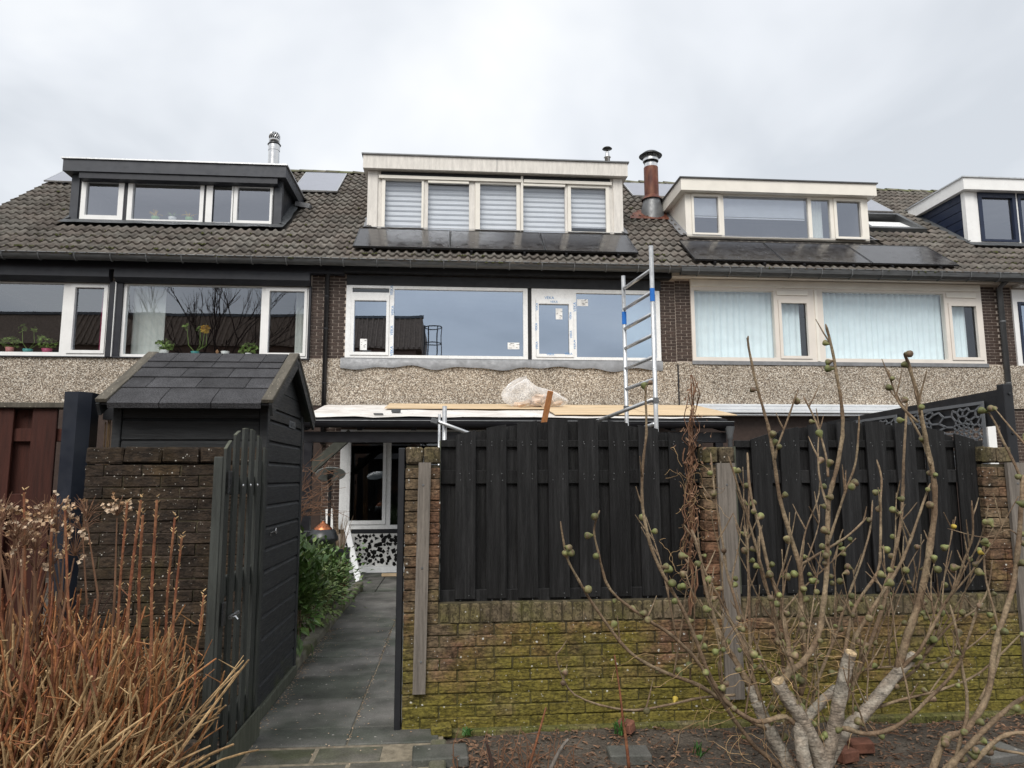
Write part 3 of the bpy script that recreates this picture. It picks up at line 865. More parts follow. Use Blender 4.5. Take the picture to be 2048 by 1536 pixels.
# ------------------------------------------------------------------ dormers
def drect(xl, xr, yt, yb, Y=None):
    Y = Y or D_
    cy = (yt + yb) / 2; cx = (xl + xr) / 2
    return (ax(xl, cy, Y), ax(xr, cy, Y), az(cx, yb, Y), az(cx, yt, Y))
def dormer(i, cells, m_front, m_fascia, m_cheek, m_sash, trim, label, apron='lead'):
    x0, x1, zt, zf = DORM[i]
    zb = roof_z(D_) - .02
    holes = [(c[0] or c[1]) for c in cells]
    y = D_
    dm = ob('dormer', MB().plate([x0, x1], [zb, zf - .002], holes, y, y + .08), m_front, H[i], label=label)
    for sa, pa, gl, sm in cells:
        if sa: ob('sash', MB().plate([sa[0] + .004, sa[1] - .004], [sa[2] + .004, sa[3] - .004], [pa], y - .02, y + .05), sm or m_sash, dm)
        gy = y + .042
        ob('pane', MB().add([(pa[0] - .004, gy, pa[2] - .004), (pa[1] + .004, gy, pa[2] - .004), (pa[1] + .004, gy, pa[3] + .004), (pa[0] - .004, gy, pa[3] + .004)], [(0, 1, 2, 3)]), gl, dm)
    yf = D_ - OVH[i]
    ov = .13
    fa = MB().prism([(x0 - ov, yf, zf), (x0 - ov, yf, zt), (x0 - ov, roof_y(zt) + .1, zt), (x0 - ov, roof_y(zf) + .05, zf)], (x1 - x0 + 2 * ov, 0, 0))
    ob('flat_roof_edge', fa, m_fascia, dm)
    tr = MB()
    tr.box(x0 - ov - .03, x1 + ov + .03, yf - .03, yf + .02, zt + .001, zt + .028)
    for xx in (x0 - ov - .03, x1 + ov - .02): tr.box(xx, xx + .05, yf + .021, roof_y(zt), zt + .001, zt + .028)
    ob('roof_trim', tr, trim, dm)
    for sgn, xx in ((1, x0), (-1, x1)):
        ck = MB().prism([(xx, D_ + .081, zb), (xx, D_ + .081, zf - .002), (xx, roof_y(zf) + .02, zf - .002)], (.08 * sgn, 0, 0))
        ob('cheek', ck, m_cheek, dm)
    a, b, yb = x0 + .09, x1 - .09, roof_y(zt)
    rm = MB().add([(a, y + .09, zb), (b, y + .09, zb), (b, yb, zb), (a, yb, zb), (a, y + .09, zf - .01), (b, y + .09, zf - .01), (b, yb, zf - .01), (a, yb, zf - .01)],
                  [(0, 1, 2, 3), (7, 6, 5, 4), (2, 6, 7, 3), (0, 3, 7, 4), (1, 5, 6, 2)])
    ob('room', rm, 'interior_light', dm)
    # dressed lead in front of and beside the dormer
    ap = MB(); n = 30; s1 = (D_ - RY0) / CA
    for k in range(n):
        q = [x0 - .12 + (x1 - x0 + .24) * kk / n for kk in (k, k + 1)]
        e_ = [s1 - (.26 if i in (0, 3) else .10) + .05 * mn.noise(Vector((x * 3, i * 7.0, 0))) for x in q]
        ap.add([rf(q[0], s1 + .01, .055), rf(q[1], s1 + .01, .055), rf(q[1], e_[1], .078), rf(q[0], e_[0], .078)], [(0, 3, 2, 1)])
    ob('lead_flashing', ap, apron, dm, smooth=True)
    for sgn, xx in ((-1, x0), (1, x1)):
        sd_ = MB(); s2 = (roof_y(zf) - RY0) / CA
        for k in range(12):
            q = [s1 - .02 + (s2 - s1 + .1) * kk / 12 for kk in (k, k + 1)]
            wv = [.13 + .04 * mn.noise(Vector((s * 4, i + xx, 2))) for s in q]
            sd_.add([rf(xx, q[0], .09), rf(xx, q[1], .09), rf(xx + sgn * wv[1], q[1], .05), rf(xx + sgn * wv[0], q[0], .05)], [(0, 1, 2, 3)])
        ob('lead_flashing', sd_, apron, dm, smooth=True)
    return dm
S = lambda *a: drect(*a)
dl = dormer(0, [(S(162, 248, 358, 440), S(172, 237, 364, 431), gd, None), (S(255, 408, 362, 446), S(265, 400, 367, 440), gd, None),
            (None, S(425, 463, 371, 445), gd, None), (S(467, 546, 370, 451), S(475, 540, 374, 442), gd, None)],
            'anthracite_dark', 'anthracite', 'anthracite_dark', 'white_pvc', 'alu', 'anthracite dormer with a shutter box and four white sashes', 'lead_dark')
p0, p1 = at(152, 340, 13.86), at(552, 356, 13.86)
ob('shutter_box', MB().prism([(p0.x, D_ - .01, 7.595), (p0.x, D_ - .17, 7.595), (p0.x, D_ - .17, 7.475), (p0.x, D_ - .08, 7.455), (p0.x, D_ - .01, 7.455)], (p1.x - p0.x, 0, 0)), 'anthracite_dark', dl)
ob('white_frame', MB().plate([S(412, 420, 371, 451)[0], S(460, 466, 371, 451)[1]], [S(425, 463, 371, 451)[2], S(425, 463, 368, 445)[3]], [S(425, 463, 371, 445)], D_ - .018, D_ - .002), 'white_pvc', dl)
ob('corner_post', MB().box(-7.55, -7.40, D_ - .03, D_ + .10, 6.58, 7.595), 'anthracite', dl)
ob('corner_post', MB().box(-3.62, -3.47, D_ - .03, D_ + .10, 6.58, 7.595), 'anthracite', dl)
ob('guide_strip', MB().box(-3.70, -3.66, D_ - .05, D_ - .005, 6.60, 7.3), 'white_pvc', dl)
ob('rear_cap', MB().bar((-3.42, roof_y(7.8) - .5, 7.52), (-3.10, roof_y(7.8) - .55, 7.45), .16, .10), 'lead', dl)

dm_ = dormer(1, [(S(763, 848, 353, 463), S(770, 843, 361, 456), 'glass_net', None), (None, S(856, 938, 366, 461), 'glass_net', None), (S(950, 1040, 362, 467), S(960, 1033, 369, 461), 'glass_net', None),
             (None, S(1046, 1130, 372, 466), 'glass_net', None), (S(1135, 1219, 370, 472), S(1142, 1212, 376, 464), 'glass_net', None)],
             'cream_worn', 'cream_worn', 'cream_worn', 'cream_light', 'zinc', 'wide cream dormer with five windows and striped blinds')
zt_ = 7.875
ob('corner_panel', MB().box(-1.76, -1.56, D_ - .035, D_ + .10, 6.56, zt_), 'cream_worn', dm_)
ob('corner_panel', MB().box(3.36, 3.56, D_ - .035, D_ + .10, 6.56, zt_), 'cream_worn', dm_)
ob('fascia_joint', MB().box(ax(994, 330, D_ - .16) - .004, ax(994, 330, D_ - .16) + .004, D_ - .166, D_ - .158, 7.885, 8.16), 'lead', dm_)
for (a, b) in ((ax(758, 350, D_), ax(1043, 350, D_)), (ax(1047, 350, D_), ax(1222, 350, D_))):
    ob('head_board', MB().box(a, b, D_ - .06, D_ - .022, 7.715, 7.785, .004), 'cream_light', dm_)
ob('head_gap', MB().box(-1.5, 3.3, D_ - .02, D_ - .003, 7.79, 7.87), 'black_board', dm_)
ob('mullion', MB().box(ax(1041.5, 410, D_), ax(1046, 410, D_), D_ - .05, D_ - .004, 6.62, 7.86), 'cream_light', dm_)
for (a, b, t) in ((856, 938, 363), (1046, 1130, 369)):
    r_ = drect(a, b, t, t + 5)
    ob('vent_strip', MB().box(r_[0], r_[1], D_ - .04, D_ - .003, r_[2], r_[3], .005), 'cream_light', dm_)

dr = dormer(2, [(S(1383, 1442, 388, 470), S(1388, 1437, 393, 466), gd, None), (None, S(1448, 1617, 393, 475), gd, None), (None, S(1624, 1661, 399, 477), gd, None), (S(1668, 1728, 397, 480), S(1674, 1722, 403, 474), gd, None)],
            'cream_light', 'cream_light', 'cream_light', 'cream_light', 'zinc_dark', 'low cream dormer with a half drawn blind', 'lead')
df = dormer(3, [(S(1958, 2034, 386, 484), S(1966, 2027, 396, 479), gd, 'navy_board'), (S(2038, 2110, 388, 486), S(2044, 2100, 398, 480), gd, 'navy_board')],
            'white_pvc', 'white_pvc', 'navy_board', 'navy_board', 'alu', 'white dormer with dark blue boarded cheek', 'lead_dark')
cx = DORM[3][0]
for k in range(6):                                # the cheek's boards
    z0 = roof_z(D_) + k * .205; z1 = z0 + .19
    if z0 > 7.82: break
    ob('cheek_board', MB().prism([(cx - .022, max(D_ + .09, D_ + .09), z0), (cx - .022, D_ + .09, min(z1, 7.835)), (cx - .022, roof_y(min(z1, 7.835)) + .03, min(z1, 7.835)), (cx - .022, roof_y(z0) + .03, z0)], (.02, 0, 0)), 'navy_board', df)
ob('corner_post', MB().box(cx - .03, cx + .19, D_ - .03, D_ + .088, roof_z(D_), 7.835), 'white_pvc', df)

# ------------------------------------------------------------------ roof window, flues, vents
sky_f = lambda x, y, z: rf(x, z, y)
sw = ob('skylight', MB().plate([SKYL[0], SKYL[1]], [SKYL[2], SKYL[3]], [(SKYL[0] + .10, SKYL[1] - .10, SKYL[2] + .12, SKYL[3] - .10)], .11, -.06, sky_f), 'zinc_dark', H[2], label='half open roof window beside the cream dormer')
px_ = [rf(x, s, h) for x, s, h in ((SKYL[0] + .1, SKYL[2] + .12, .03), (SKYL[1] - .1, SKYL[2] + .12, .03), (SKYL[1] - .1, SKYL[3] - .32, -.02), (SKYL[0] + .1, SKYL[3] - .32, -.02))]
ob('painted_sky_pane', MB().add(px_, [(0, 1, 2, 3)]), 'film_white', sw)  # glass pane in opaque white; the bright sky reflection is put into its colour
ob('reveal', MB().add([rf(x, s, h) for x, s, h in ((SKYL[0] + .08, SKYL[3] - .08, .1), (SKYL[1] - .08, SKYL[3] - .08, .1), (SKYL[1] - .08, SKYL[3] - .08, -.45), (SKYL[0] + .08, SKYL[3] - .08, -.45), (SKYL[1] - .08, SKYL[2] + .1, .1), (SKYL[1] - .08, SKYL[2] + .1, -.1))], [(0, 1, 2, 3), (1, 4, 5, 2)]), 'interior_light', sw)

fx, fy = ax(1303, 380, 15.35), 15.35
zb = roof_z(fy)
ztop = az(1303, 318, fy)
fz = ob('flue', MB().lathe([(.165, zb + .28), (.165, ztop - .22)], (fx, fy, 0), 20), 'rust', H[2], smooth=True, label='rusty brown flue pipe')
ob('flue_cone', MB().lathe([(.30, zb - .25), (.27, zb + .05), (.20, zb + .36), (.185, zb + .40), (.20, zb + .405)], (fx, fy, 0), 20), 'zinc', fz, smooth=True)
ob('storm_collar', MB().lathe([(.24, zb + .38), (.168, zb + .48)], (fx, fy, 0), 20), 'rust', fz, smooth=True)
ob('flue_ring', MB().lathe([(.150, ztop - .22), (.150, ztop - .13)], (fx, fy, 0), 20).lathe([(.180, ztop - .07), (.186, ztop + .07), (.170, ztop + .08)], (fx, fy, 0), 20), 'steel', fz, smooth=True)
ob('flue_gap', MB().lathe([(.13, ztop - .14), (.13, ztop - .05)], (fx, fy, 0), 16).tube([(fx + .15, fy, ztop - .15), (fx + .15, fy, ztop)], .008, 4).tube([(fx - .15, fy, ztop - .15), (fx - .15, fy, ztop)], .008, 4), 'iron', fz)
ob('flue_cap', MB().lathe([(.05, ztop + .075), (.16, ztop + .09), (.262, ztop + .055), (.268, ztop + .065), (.16, ztop + .15), (.0, ztop + .175)], (fx, fy, 0), 24), 'iron', fz, smooth=True)
ob('lead_flashing', MB().add([rf(fx - .62, (fy - RY0) / CA - .42, .065), rf(fx + .35, (fy - RY0) / CA - .44, .065), rf(fx + .55, (fy - RY0) / CA - .1, .065), rf(fx + .3, (fy - RY0) / CA + .2, .08), rf(fx - .3, (fy - RY0) / CA + .2, .08), rf(fx - .55, (fy - RY0) / CA - .15, .065)], [(0, 1, 2, 3, 4, 5)]), 'rust', fz)

lx, ly = -4.49, 17.3
fz = ob('flue', MB().lathe([(.135, 8.9), (.135, 9.76)], (lx, ly, 0), 20).lathe([(.142, 9.72), (.142, 9.78), (.138, 9.90)], (lx, ly, 0), 20), 'steel', H[0], smooth=True, label='steel flue with a slatted ball cowl')
ob('flue_cap', MB().lathe([(.10, 9.86), (.165, 9.88), (.12, 9.94), (.05, 9.95)], (lx, ly, 0), 20), 'iron', fz, smooth=True)
cw = ob('ball_cowl', MB().lathe([(.115 * math.sin(R(a)), 10.085 - .115 * math.cos(R(a))) for a in range(25, 181, 15)], (lx, ly, 0), 18), 'iron', fz, smooth=True)
sl_ = MB()
for k in range(16):
    t0 = 2 * math.pi * k / 16
    sl_.tube([(lx + .132 * math.sin(R(a)) * math.cos(t0 + R(a) * .5), ly + .132 * math.sin(R(a)) * math.sin(t0 + R(a) * .5), 10.085 - .14 * math.cos(R(a))) for a in range(35, 171, 15)], .008, 4)
ob('cowl_vane', sl_, 'steel', cw)
ob('cowl_ring', MB().lathe([(.125, 9.965), (.135, 9.99), (.135, 10.01)], (lx, ly, 0), 20), 'steel', fz, smooth=True)
vx, vy = 4.12, 17.9
fz = ob('roof_vent', MB().lathe([(.07, 9.2), (.07, 10.13), (.10, 10.14), (.06, 10.2), (.05, 10.28), (.055, 10.29), (.02, 10.3), (.02, 10.38)], (vx, vy, 0), 14), 'steel', H[1], smooth=True)
ob('flue_cap', MB().lathe([(.02, 10.37), (.135, 10.385), (.10, 10.42), (.0, 10.43)], (vx, vy, 0), 16), 'iron', fz, smooth=True)

# ------------------------------------------------------------------ solar panels
def solar(label, x0, x1, s0, s1, h, gm='panel_glass', fm='panel_frame', grp=None, cells=True):
    c = rf((x0 + x1) / 2, s0, h)
    t = E('solar_panel', label, 'solar panel', c, grp)
    f_ = lambda x, y, z: rf(x, z, y)
    ob('frame', MB().plate([x0, x1], [s0, s1], [(x0 + .018, x1 - .018, s0 + .018, s1 - .018)], h + .004, h - .032, f_), fm, t)
    ob('glass_face', MB().add([rf(x0 + .016, s0 + .016, h), rf(x1 - .016, s0 + .016, h), rf(x1 - .016, s1 - .016, h), rf(x0 + .016, s1 - .016, h)], [(0, 1, 2, 3)]), gm, t)
    ob('back_sheet', MB().add([rf(x0 + .016, s0 + .016, h - .02), rf(x1 - .016, s0 + .016, h - .02), rf(x1 - .016, s1 - .016, h - .02), rf(x0 + .016, s1 - .016, h - .02)], [(3, 2, 1, 0)]), 'panel_frame', t)
    for q in (.22, .78):
        xx = x0 + (x1 - x0) * q
        ob('mounting_rail', MB().add([rf(xx + a, s, hh) for s in (s0 - .06, s1 - .05) for a in (-.02, .02) for hh in (.03, h - .034)], [(0, 1, 3, 2), (4, 6, 7, 5), (0, 4, 5, 1), (2, 3, 7, 6), (0, 2, 6, 4), (1, 5, 7, 3)]), 'panel_frame', t)
    return t
xe = [-1.86, -.06, 1.74, 3.54]
for k, wd in enumerate(('left', 'middle', 'right')):
    solar(f'black solar panel under the wide cream dormer, {wd} one of its row of three', xe[k] + .006, xe[k + 1] - .006, .47, 1.55, .135, grp='solar panels on the middle roof')
xe = [4.56, 6.32, 8.10, 9.88]
for k, wd in enumerate(('nearest the rusty flue', 'in the middle of its row of three', 'right end of its row')):
    solar(f'black solar panel under the low cream dormer, {wd}', xe[k] + .008, xe[k + 1] - .008, .20, 1.32, .125, grp='solar panels on the right roof')
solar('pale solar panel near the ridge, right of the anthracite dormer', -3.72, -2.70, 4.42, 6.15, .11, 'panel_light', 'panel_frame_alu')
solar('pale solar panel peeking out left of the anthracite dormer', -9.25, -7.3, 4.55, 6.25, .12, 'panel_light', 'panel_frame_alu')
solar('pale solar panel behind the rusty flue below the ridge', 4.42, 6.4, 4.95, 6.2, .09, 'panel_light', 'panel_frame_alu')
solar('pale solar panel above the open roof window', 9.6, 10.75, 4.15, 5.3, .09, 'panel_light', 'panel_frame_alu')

# ------------------------------------------------------------------ curtains, blinds and window-sill things
def curtain(name, label, x0, x1, z0, z1, y, m, amp=.012, wl_=.11, group=None, gather=0.0, seed=0):
    mb = MB(); n = max(8, int((x1 - x0) / .018)); rows = 5
    for j in range(rows + 1):
        v = j / rows
        for k in range(n + 1):
            u = k / n
            x = x0 + (x1 - x0) * u
            if gather: x = x0 + (x - x0) * (1 - gather * math.sin(math.pi * min(1, v * 1.1)) * .8)
            ph = mn.noise(Vector((x * 2.2, seed, 0))) * 5
            yy = y + amp * math.sin(2 * math.pi * x / wl_ + ph + .4 * v) * (.6 + .4 * mn.noise(Vector((x * 3, seed + 4, v))))
            mb.v.append((x, yy, z1 + (z0 - z1) * v))
    mb.f = [(j * (n + 1) + k, j * (n + 1) + k + 1, (j + 1) * (n + 1) + k + 1, (j + 1) * (n + 1) + k) for j in range(rows) for k in range(n)]
    return thing(name, mb, m, label, 'curtain', group, True)
cg = 'net curtains of the cream windows'
yc = F + .15
curtain('net_curtain', 'white net curtain behind the leftmost large pane of the cream window', P(1384), P(1552), 3.80, 5.2, yc, 'curtain', 0.026, .13, cg, seed=1)
curtain('net_curtain', 'white net curtain behind the first narrow sash of the cream window', P(1553), P(1606), 3.80, 5.2, yc, 'curtain', 0.026, .12, cg, seed=2)
curtain('net_curtain', 'white net curtain behind the widest pane of the cream window', P(1640), P(1893), 3.80, 5.2, yc, 'curtain', 0.026, .12, cg, seed=3)
curtain('net_curtain', 'white net curtain behind the right end sash of the cream window', P(1895), P(1942), 3.80, 5.2, yc, 'curtain', 0.022, .11, cg, seed=4)
curtain('net_curtain', 'pale net curtain at the left of the anthracite-framed window', P(250), P(316), 3.78, 5.1, F + .30, 'curtain_sheer', 0.0175, .10, seed=5)
curtain('net_curtain', 'pale net curtain beside the right sash of the anthracite-framed window', P(584), P(612), 3.78, 5.1, F + .30, 'curtain_sheer', 0.0150, .09, seed=6)
curtain('curtain', 'crimson curtain in the sash window at the far left', P(186), P(212), 3.78, 5.0, F + .28, 'curtain_pink', 0.0150, .09, seed=7)
r_ = S(1626, 1650, 399, 477)
curtain('curtain', 'cream gathered curtain in the low cream dormer', r_[0], r_[1], r_[2], r_[3], D_ + .12, 'curtain_sheer', 0.0125, .07, gather=.0, seed=8)
# the new windows of the middle house are closed off behind with pale sheets
def sheet(label, x0, x1, z0, z1, y, m):
    return curtain('roller_blind', label, x0, x1, z0, z1, y, m, .004, .8, seed=12)
sheet('pale sheet hung behind the right new window', P(1252), P(1316), 3.80, 5.1, F + .16, 'curtain')
bl = [(770, 843, 361, 456, 'first'), (856, 938, 369, 462, 'second'), (960, 1033, 369, 461, 'third'), (1046, 1130, 374, 466, 'fourth'), (1142, 1212, 376, 450, 'fifth')]
for xl, xr, yt, yb, wd in bl:
    r_ = S(xl - 2, xr + 2, yt - 3, yb + 2)
    t = E('roller_blind', f'white and grey striped roller blind, {wd} from the left in the wide cream dormer', 'blind', ((r_[0] + r_[1]) / 2, D_ + .14, r_[2]), 'striped blinds of the wide dormer')
    ob('fabric', MB().box(r_[0], r_[1], D_ + .135, D_ + .14, r_[2], r_[3]), 'blind', t)
    z = r_[3] - .08
    while z > r_[2] + .03:
        ob('dark_band', MB().box(r_[0] + .002, r_[1] - .002, D_ + .128, D_ + .133, z - .035, z), 'blind_dark', t); z -= .108
for xl, xr, yt, yb, wd in ((1388, 1437, 393, 430, 'left sash'), (1448, 1612, 393, 434, 'wide pane')):
    r_ = S(xl, xr, yt, yb)
    t = E('venetian_blind', f'half lowered white venetian blind behind the {wd} of the low cream dormer', 'blind', ((r_[0] + r_[1]) / 2, D_ + .10, r_[2]))
    z = r_[3]; 
    sm = MB().box(r_[0], r_[1], D_ + .09, D_ + .115, r_[2] - .02, r_[2]).mesh('bottom_rail', MATS['blind'])
    ob('bottom_rail', sm, None, t)
    slm = MB().box(r_[0], r_[1], -.012, .012, -.010, .010).mesh('slat', MATS['blind'])
    while z > r_[2] + .01:
        ob('slat', slm, None, t, (0, D_ + .10, z), rot=(R(38), 0, 0)); z -= .024

def leafy(parent, c, r, n, m, size=.045, seed=0, name='leaves', flat=.6):
    q = random.Random(seed); mb = MB()
    for k in range(n):
        d = Vector((q.gauss(0, 1), q.gauss(0, 1), q.gauss(0, 1))).normalized()
        p = Vector(c) + Vector((d.x * r[0], d.y * r[1], d.z * r[2])) * q.uniform(.45, 1) ** .6
        u = Vector((q.uniform(-1, 1), q.uniform(-1, 1), q.uniform(-.5, .6))).normalized(); v_ = u.orthogonal().normalized()
        v_ = Matrix.Rotation(q.uniform(0, 6.28), 3, u) @ v_
        s = size * q.uniform(.6, 1.25); nrm = u.cross(v_)
        mb.add([p - u * s * .55, p - u * s * .1 + v_ * s * .36 + nrm * s * .10, p + u * s * .55, p - u * s * .1 - v_ * s * .36 + nrm * s * .10], [(0, 1, 2), (0, 2, 3)])
    return ob(name, mb, m, parent)
def pot(parent, x, y, z, r, h, m):
    return ob('pot', MB().lathe([(0, z + .001), (r * .72, z + .001), (r, z + h), (r * .9, z + h), (r * .85, z + h * .8), (0, z + h * .8)], (x, y, 0), 14), m, parent, smooth=True)
zs = 3.80; ys_ = F + .17
ob('inner_sill', MB().box(HX[0] + .2, P(620), F + .085, F + .30, 3.745, 3.797), 'white_pvc', H[0])
def sill_plant(label, px, m, rad, h, kind, seed):
    x = P(px, 690); t = E('potted_plant', label, 'plant', (x, ys_, zs)); pot(t, x, ys_, zs, rad, h, m)
    q = random.Random(seed)
    if kind == 'bush': leafy(t, (x, ys_, zs + h + .09), (.17, .08, .11), 70, 'leaf_house', .075, seed)
    else:
        st = MB(); tops = []
        for k in range(3):
            tp = Vector((x + q.uniform(-.18, .2), ys_ + q.uniform(-.03, .05), zs + h + q.uniform(.2, .46)))
            st.tube([(x, ys_, zs + h * .8), (x + (tp.x - x) * .9 + .03, ys_, zs + h + .12), tp], .006, 4); tops.append(tp)
        ob('stem', st, 'leaf_house', t)
        for k, tp in enumerate(tops): leafy(t, tp, (.06, .04, .07), 6, 'leaf_house', .10, seed + k)
        if kind == 'flower':
            tp = tops[0]; fl_ = MB()
            tp = Vector((P(405), ys_ - .02, Z(405, 655)))
            ob('stem', MB().tube([(x, ys_, zs + h * .8), (x + .12, ys_, zs + .18), tp - Vector((0, 0, .03))], .006, 4), 'leaf_house', t)
            leafy(t, tp, (.075, .05, .075), 60, 'flower_yellow', .075, seed, 'flower')
    return t
sill_plant('rose pink pot at the left edge of the sill', 8, 'pot_rose', .07, .13, 'bush', 1)
sill_plant('climbing plant in a teal pot on the sill at the far left', 45, 'pot_teal', .085, .10, 'tall', 2)
sill_plant('bushy plant in a magenta pot on the sill', 84, 'pot_pink', .09, .11, 'bush', 3)
sill_plant('small leafy plant in a white pot beside the net curtain', 322, 'pot_white', .08, .11, 'bush', 4)
sill_plant('plant with a yellow flower in a teal pot', 384, 'pot_teal', .075, .09, 'flower', 5)
sill_plant('small cactus in a white pot near the right end of the sill', 492, 'pot_white', .06, .07, 'bush', 6)
x = P(445, 690); t = E('flower_pot', 'empty white flower pot on the sill', 'pot', (x, ys_, zs)); pot(t, x, ys_, zs, .075, .10, 'pot_white')
x = P(429, 690); thing('wooden_mill', MB().lathe([(.0, zs), (.03, zs), (.02, zs + .07), (.034, zs + .10), (.0, zs + .14)], (x, ys_, 0), 12), 'cork', 'small wooden mill on the sill beside the white pot', 'mill', smooth=True)
zd = roof_z(D_) + .10
ob('inner_sill', MB().box(DORM[0][0] + .1, DORM[0][1] - .1, D_ + .085, D_ + .26, zd - .06, zd - .005), 'white_pvc', dl)
for px, mm, wd in ((311, 'pot_green', 'left'), (345, 'pot_white', 'middle'), (379, 'pot_green', 'right')):
    p = at(px, 433, D_ + .15); t = E('potted_plant', f'{wd} of three small spiky plants in the anthracite dormer', 'plant', (p.x, p.y, zd), 'three plants in the dormer')
    pot(t, p.x, p.y, zd, .08, .09, mm)
    sp = MB()
    for k in range(12):
        a = rnd.uniform(0, 6.28); rr = rnd.uniform(.05, .16)
        sp.tube([(p.x, p.y, zd + .08), (p.x + rr * .5 * math.cos(a), p.y + .04 * math.sin(a), zd + .16), (p.x + rr * math.cos(a), p.y + .05 * math.sin(a), zd + rnd.uniform(.12, .24))], .005, 3)
    ob('leaves', sp, 'flower_yellow' if mm == 'pot_green' else 'leaf_house', t)
p = at(726, 695, F + .5)
t = E('stepladder', 'top of a paint-spattered stepladder behind the new sash window', 'ladder', (p.x, p.y, 2.96))
for sgn in (-1, 1): ob('rail', MB().bar((p.x + .08 + sgn * .12, p.y + .0, 3.3), (p.x + .08 + sgn * .03, p.y, 3.98), .05, .03, (0, 1, 0)), 'film_white', t)
ob('top_step', MB().box(p.x, p.x + .16, p.y - .06, p.y + .06, 3.97, 4.0), 'film_white', t)

# ------------------------------------------------------------------ ground floor of the middle house: window, mosaic
gz0, gz1 = Z(735, 1058), 2.46
gw = window(H[1], 'window', G1[0], G1[1], gz0, gz1, F - .03, 'film_white', [((P(695, 950), P(773, 950), Z(735, 1049), Z(735, 869)), (P(701, 950), P(766, 950), Z(735, 1041), Z(735, 878)), 'glass_dark', None), (None, (P(782, 950), P(1000, 950), Z(735, 1050), 2.38), 'glass_dark', None)], .11)
for px, py, sz in ((699, 866.5, .075), (738, 875, .06)): letter(px, py, False, gw, sz, F - .0475)
ob('black_strip', MB().box(G1[0] + .1, G1[1], F - .03, F + .02, Z(735, 1066), gz0 - .004), 'black_board', H[1])
zc, zd_ = Z(735, 1132), Z(735, 1067)
mo = ob('mosaic_panel', MB().box(P(690, 1100), G1[1], F - .025, F + .005, zc, zd_), 'mosaic_white', H[1], label='white panel with black broken-tile mosaic')
q = random.Random(5); mz = MB()
cells = []
for k in range(1600):
    x = q.uniform(P(694, 1100), G1[1] - .04); z = q.uniform(zc + .03, zd_ - .03)
    r = q.uniform(.03, .062)
    if any((x - a) ** 2 + (z - b) ** 2 < (r + c) ** 2 * .44 for a, b, c in cells): continue
    cells.append((x, z, r)); n = q.choice((3, 4, 4, 5)); t0 = q.uniform(0, 6)
    mz.prism([(x + r * q.uniform(.6, 1.15) * math.cos(t0 + 6.283 * i / n), F - .0255, z + r * q.uniform(.75, 1.1) * math.sin(t0 + 6.283 * i / n)) for i in range(n)], (0, -.004, 0))
ob('mosaic_shards', mz, 'mosaic_black', mo, kind='stuff')
ob('door_sill', MB().box(P(697, 1130), G1[1], F - .10, F + .0, Z(735, 1144), zc - .002), 'film_white', H[1])
ob('bottom_board', MB().box(P(690, 1130), G1[1], F - .02, F + .005, -.08, Z(735, 1145)), 'mortar_dark', H[1])
ob('door_frame', MB().box(P(1972, 870), P(1988, 870), F - .06, F - .025, 1.2, 2.72), 'white_pvc', H[2])

# ------------------------------------------------------------------ lean-to canopy behind the middle house
CX0, CX1, CY0 = -2.20, 4.22, 10.58
def cz(y): return 2.475 + (y - CY0) * (2.90 - 2.475) / (12.94 - CY0)
cn = E('canopy', 'black lean-to canopy with gutter against the middle house', 'canopy', ((CX0 + CX1) / 2, CY0, 0))
ob('roof_deck', MB().prism([(CX0, CY0, cz(CY0) - .03), (CX0, CY0, cz(CY0)), (CX0, 12.94, cz(12.94)), (CX0, 12.94, cz(12.94) - .03)], (CX1 - CX0, 0, 0)), 'canopy_black', cn)
for k in range(9):
    x = CX0 + .05 + (CX1 - CX0 - .1) * k / 8
    ob('rafter', MB().prism([(x - .035, CY0 + .05, cz(CY0) - .18), (x - .035, CY0 + .05, cz(CY0) - .035), (x - .035, 12.92, cz(12.92) - .035), (x - .035, 12.92, cz(12.92) - .18)], (.07, 0, 0)), 'canopy_black', cn)
ob('front_beam', MB().box(CX0, CX1, CY0 + .06, CY0 + .16, 2.12, 2.28, .005), 'canopy_black', cn)
n = 8
gt = MB()
for x in (CX0 - .02, CX1 + .05):
    for k in range(n + 1): gt.v.append((x, CY0 - .07 - .065 * math.cos(math.pi * k / n), 2.425 - .095 * math.sin(math.pi * k / n)))
gt.f = [(k, k + 1, n + 1 + k + 1, n + 1 + k) for k in range(n)] + [tuple(range(n + 1)), tuple(range(n + 1, 2 * n + 2))]
gu = ob('gutter', gt, 'canopy_black', cn, smooth=False)
ob('gutter_lip', MB().tube([(CX0 - .02, CY0 - .137, 2.428), (CX1 + .05, CY0 - .137, 2.428)], .008, 6), 'zinc', gu)
for x in (CX0 + .1, CX1 - .12):
    ob('post', MB().box(x - .06, x + .06, CY0 + .05, CY0 + .17, -.1, 2.119, .006), 'canopy_black', cn)
    s_ = 1 if x < 0 else -1
    ob('brace', MB().bar((x + s_ * .04, CY0 + .11, 1.72), (x + s_ * .62, CY0 + .11, 2.26), .09, .14, (0, 0, 1), .006), 'canopy_brace' if s_ > 0 else 'canopy_black', cn)
ob('downpipe', MB().lathe([(.036, 0), (.036, 2.16), (.045, 2.17), (.045, 2.22), (.08, 2.36)], (CX1 + .0, CY0 - .07, 0), 12), 'pipe_grey', cn, smooth=True)
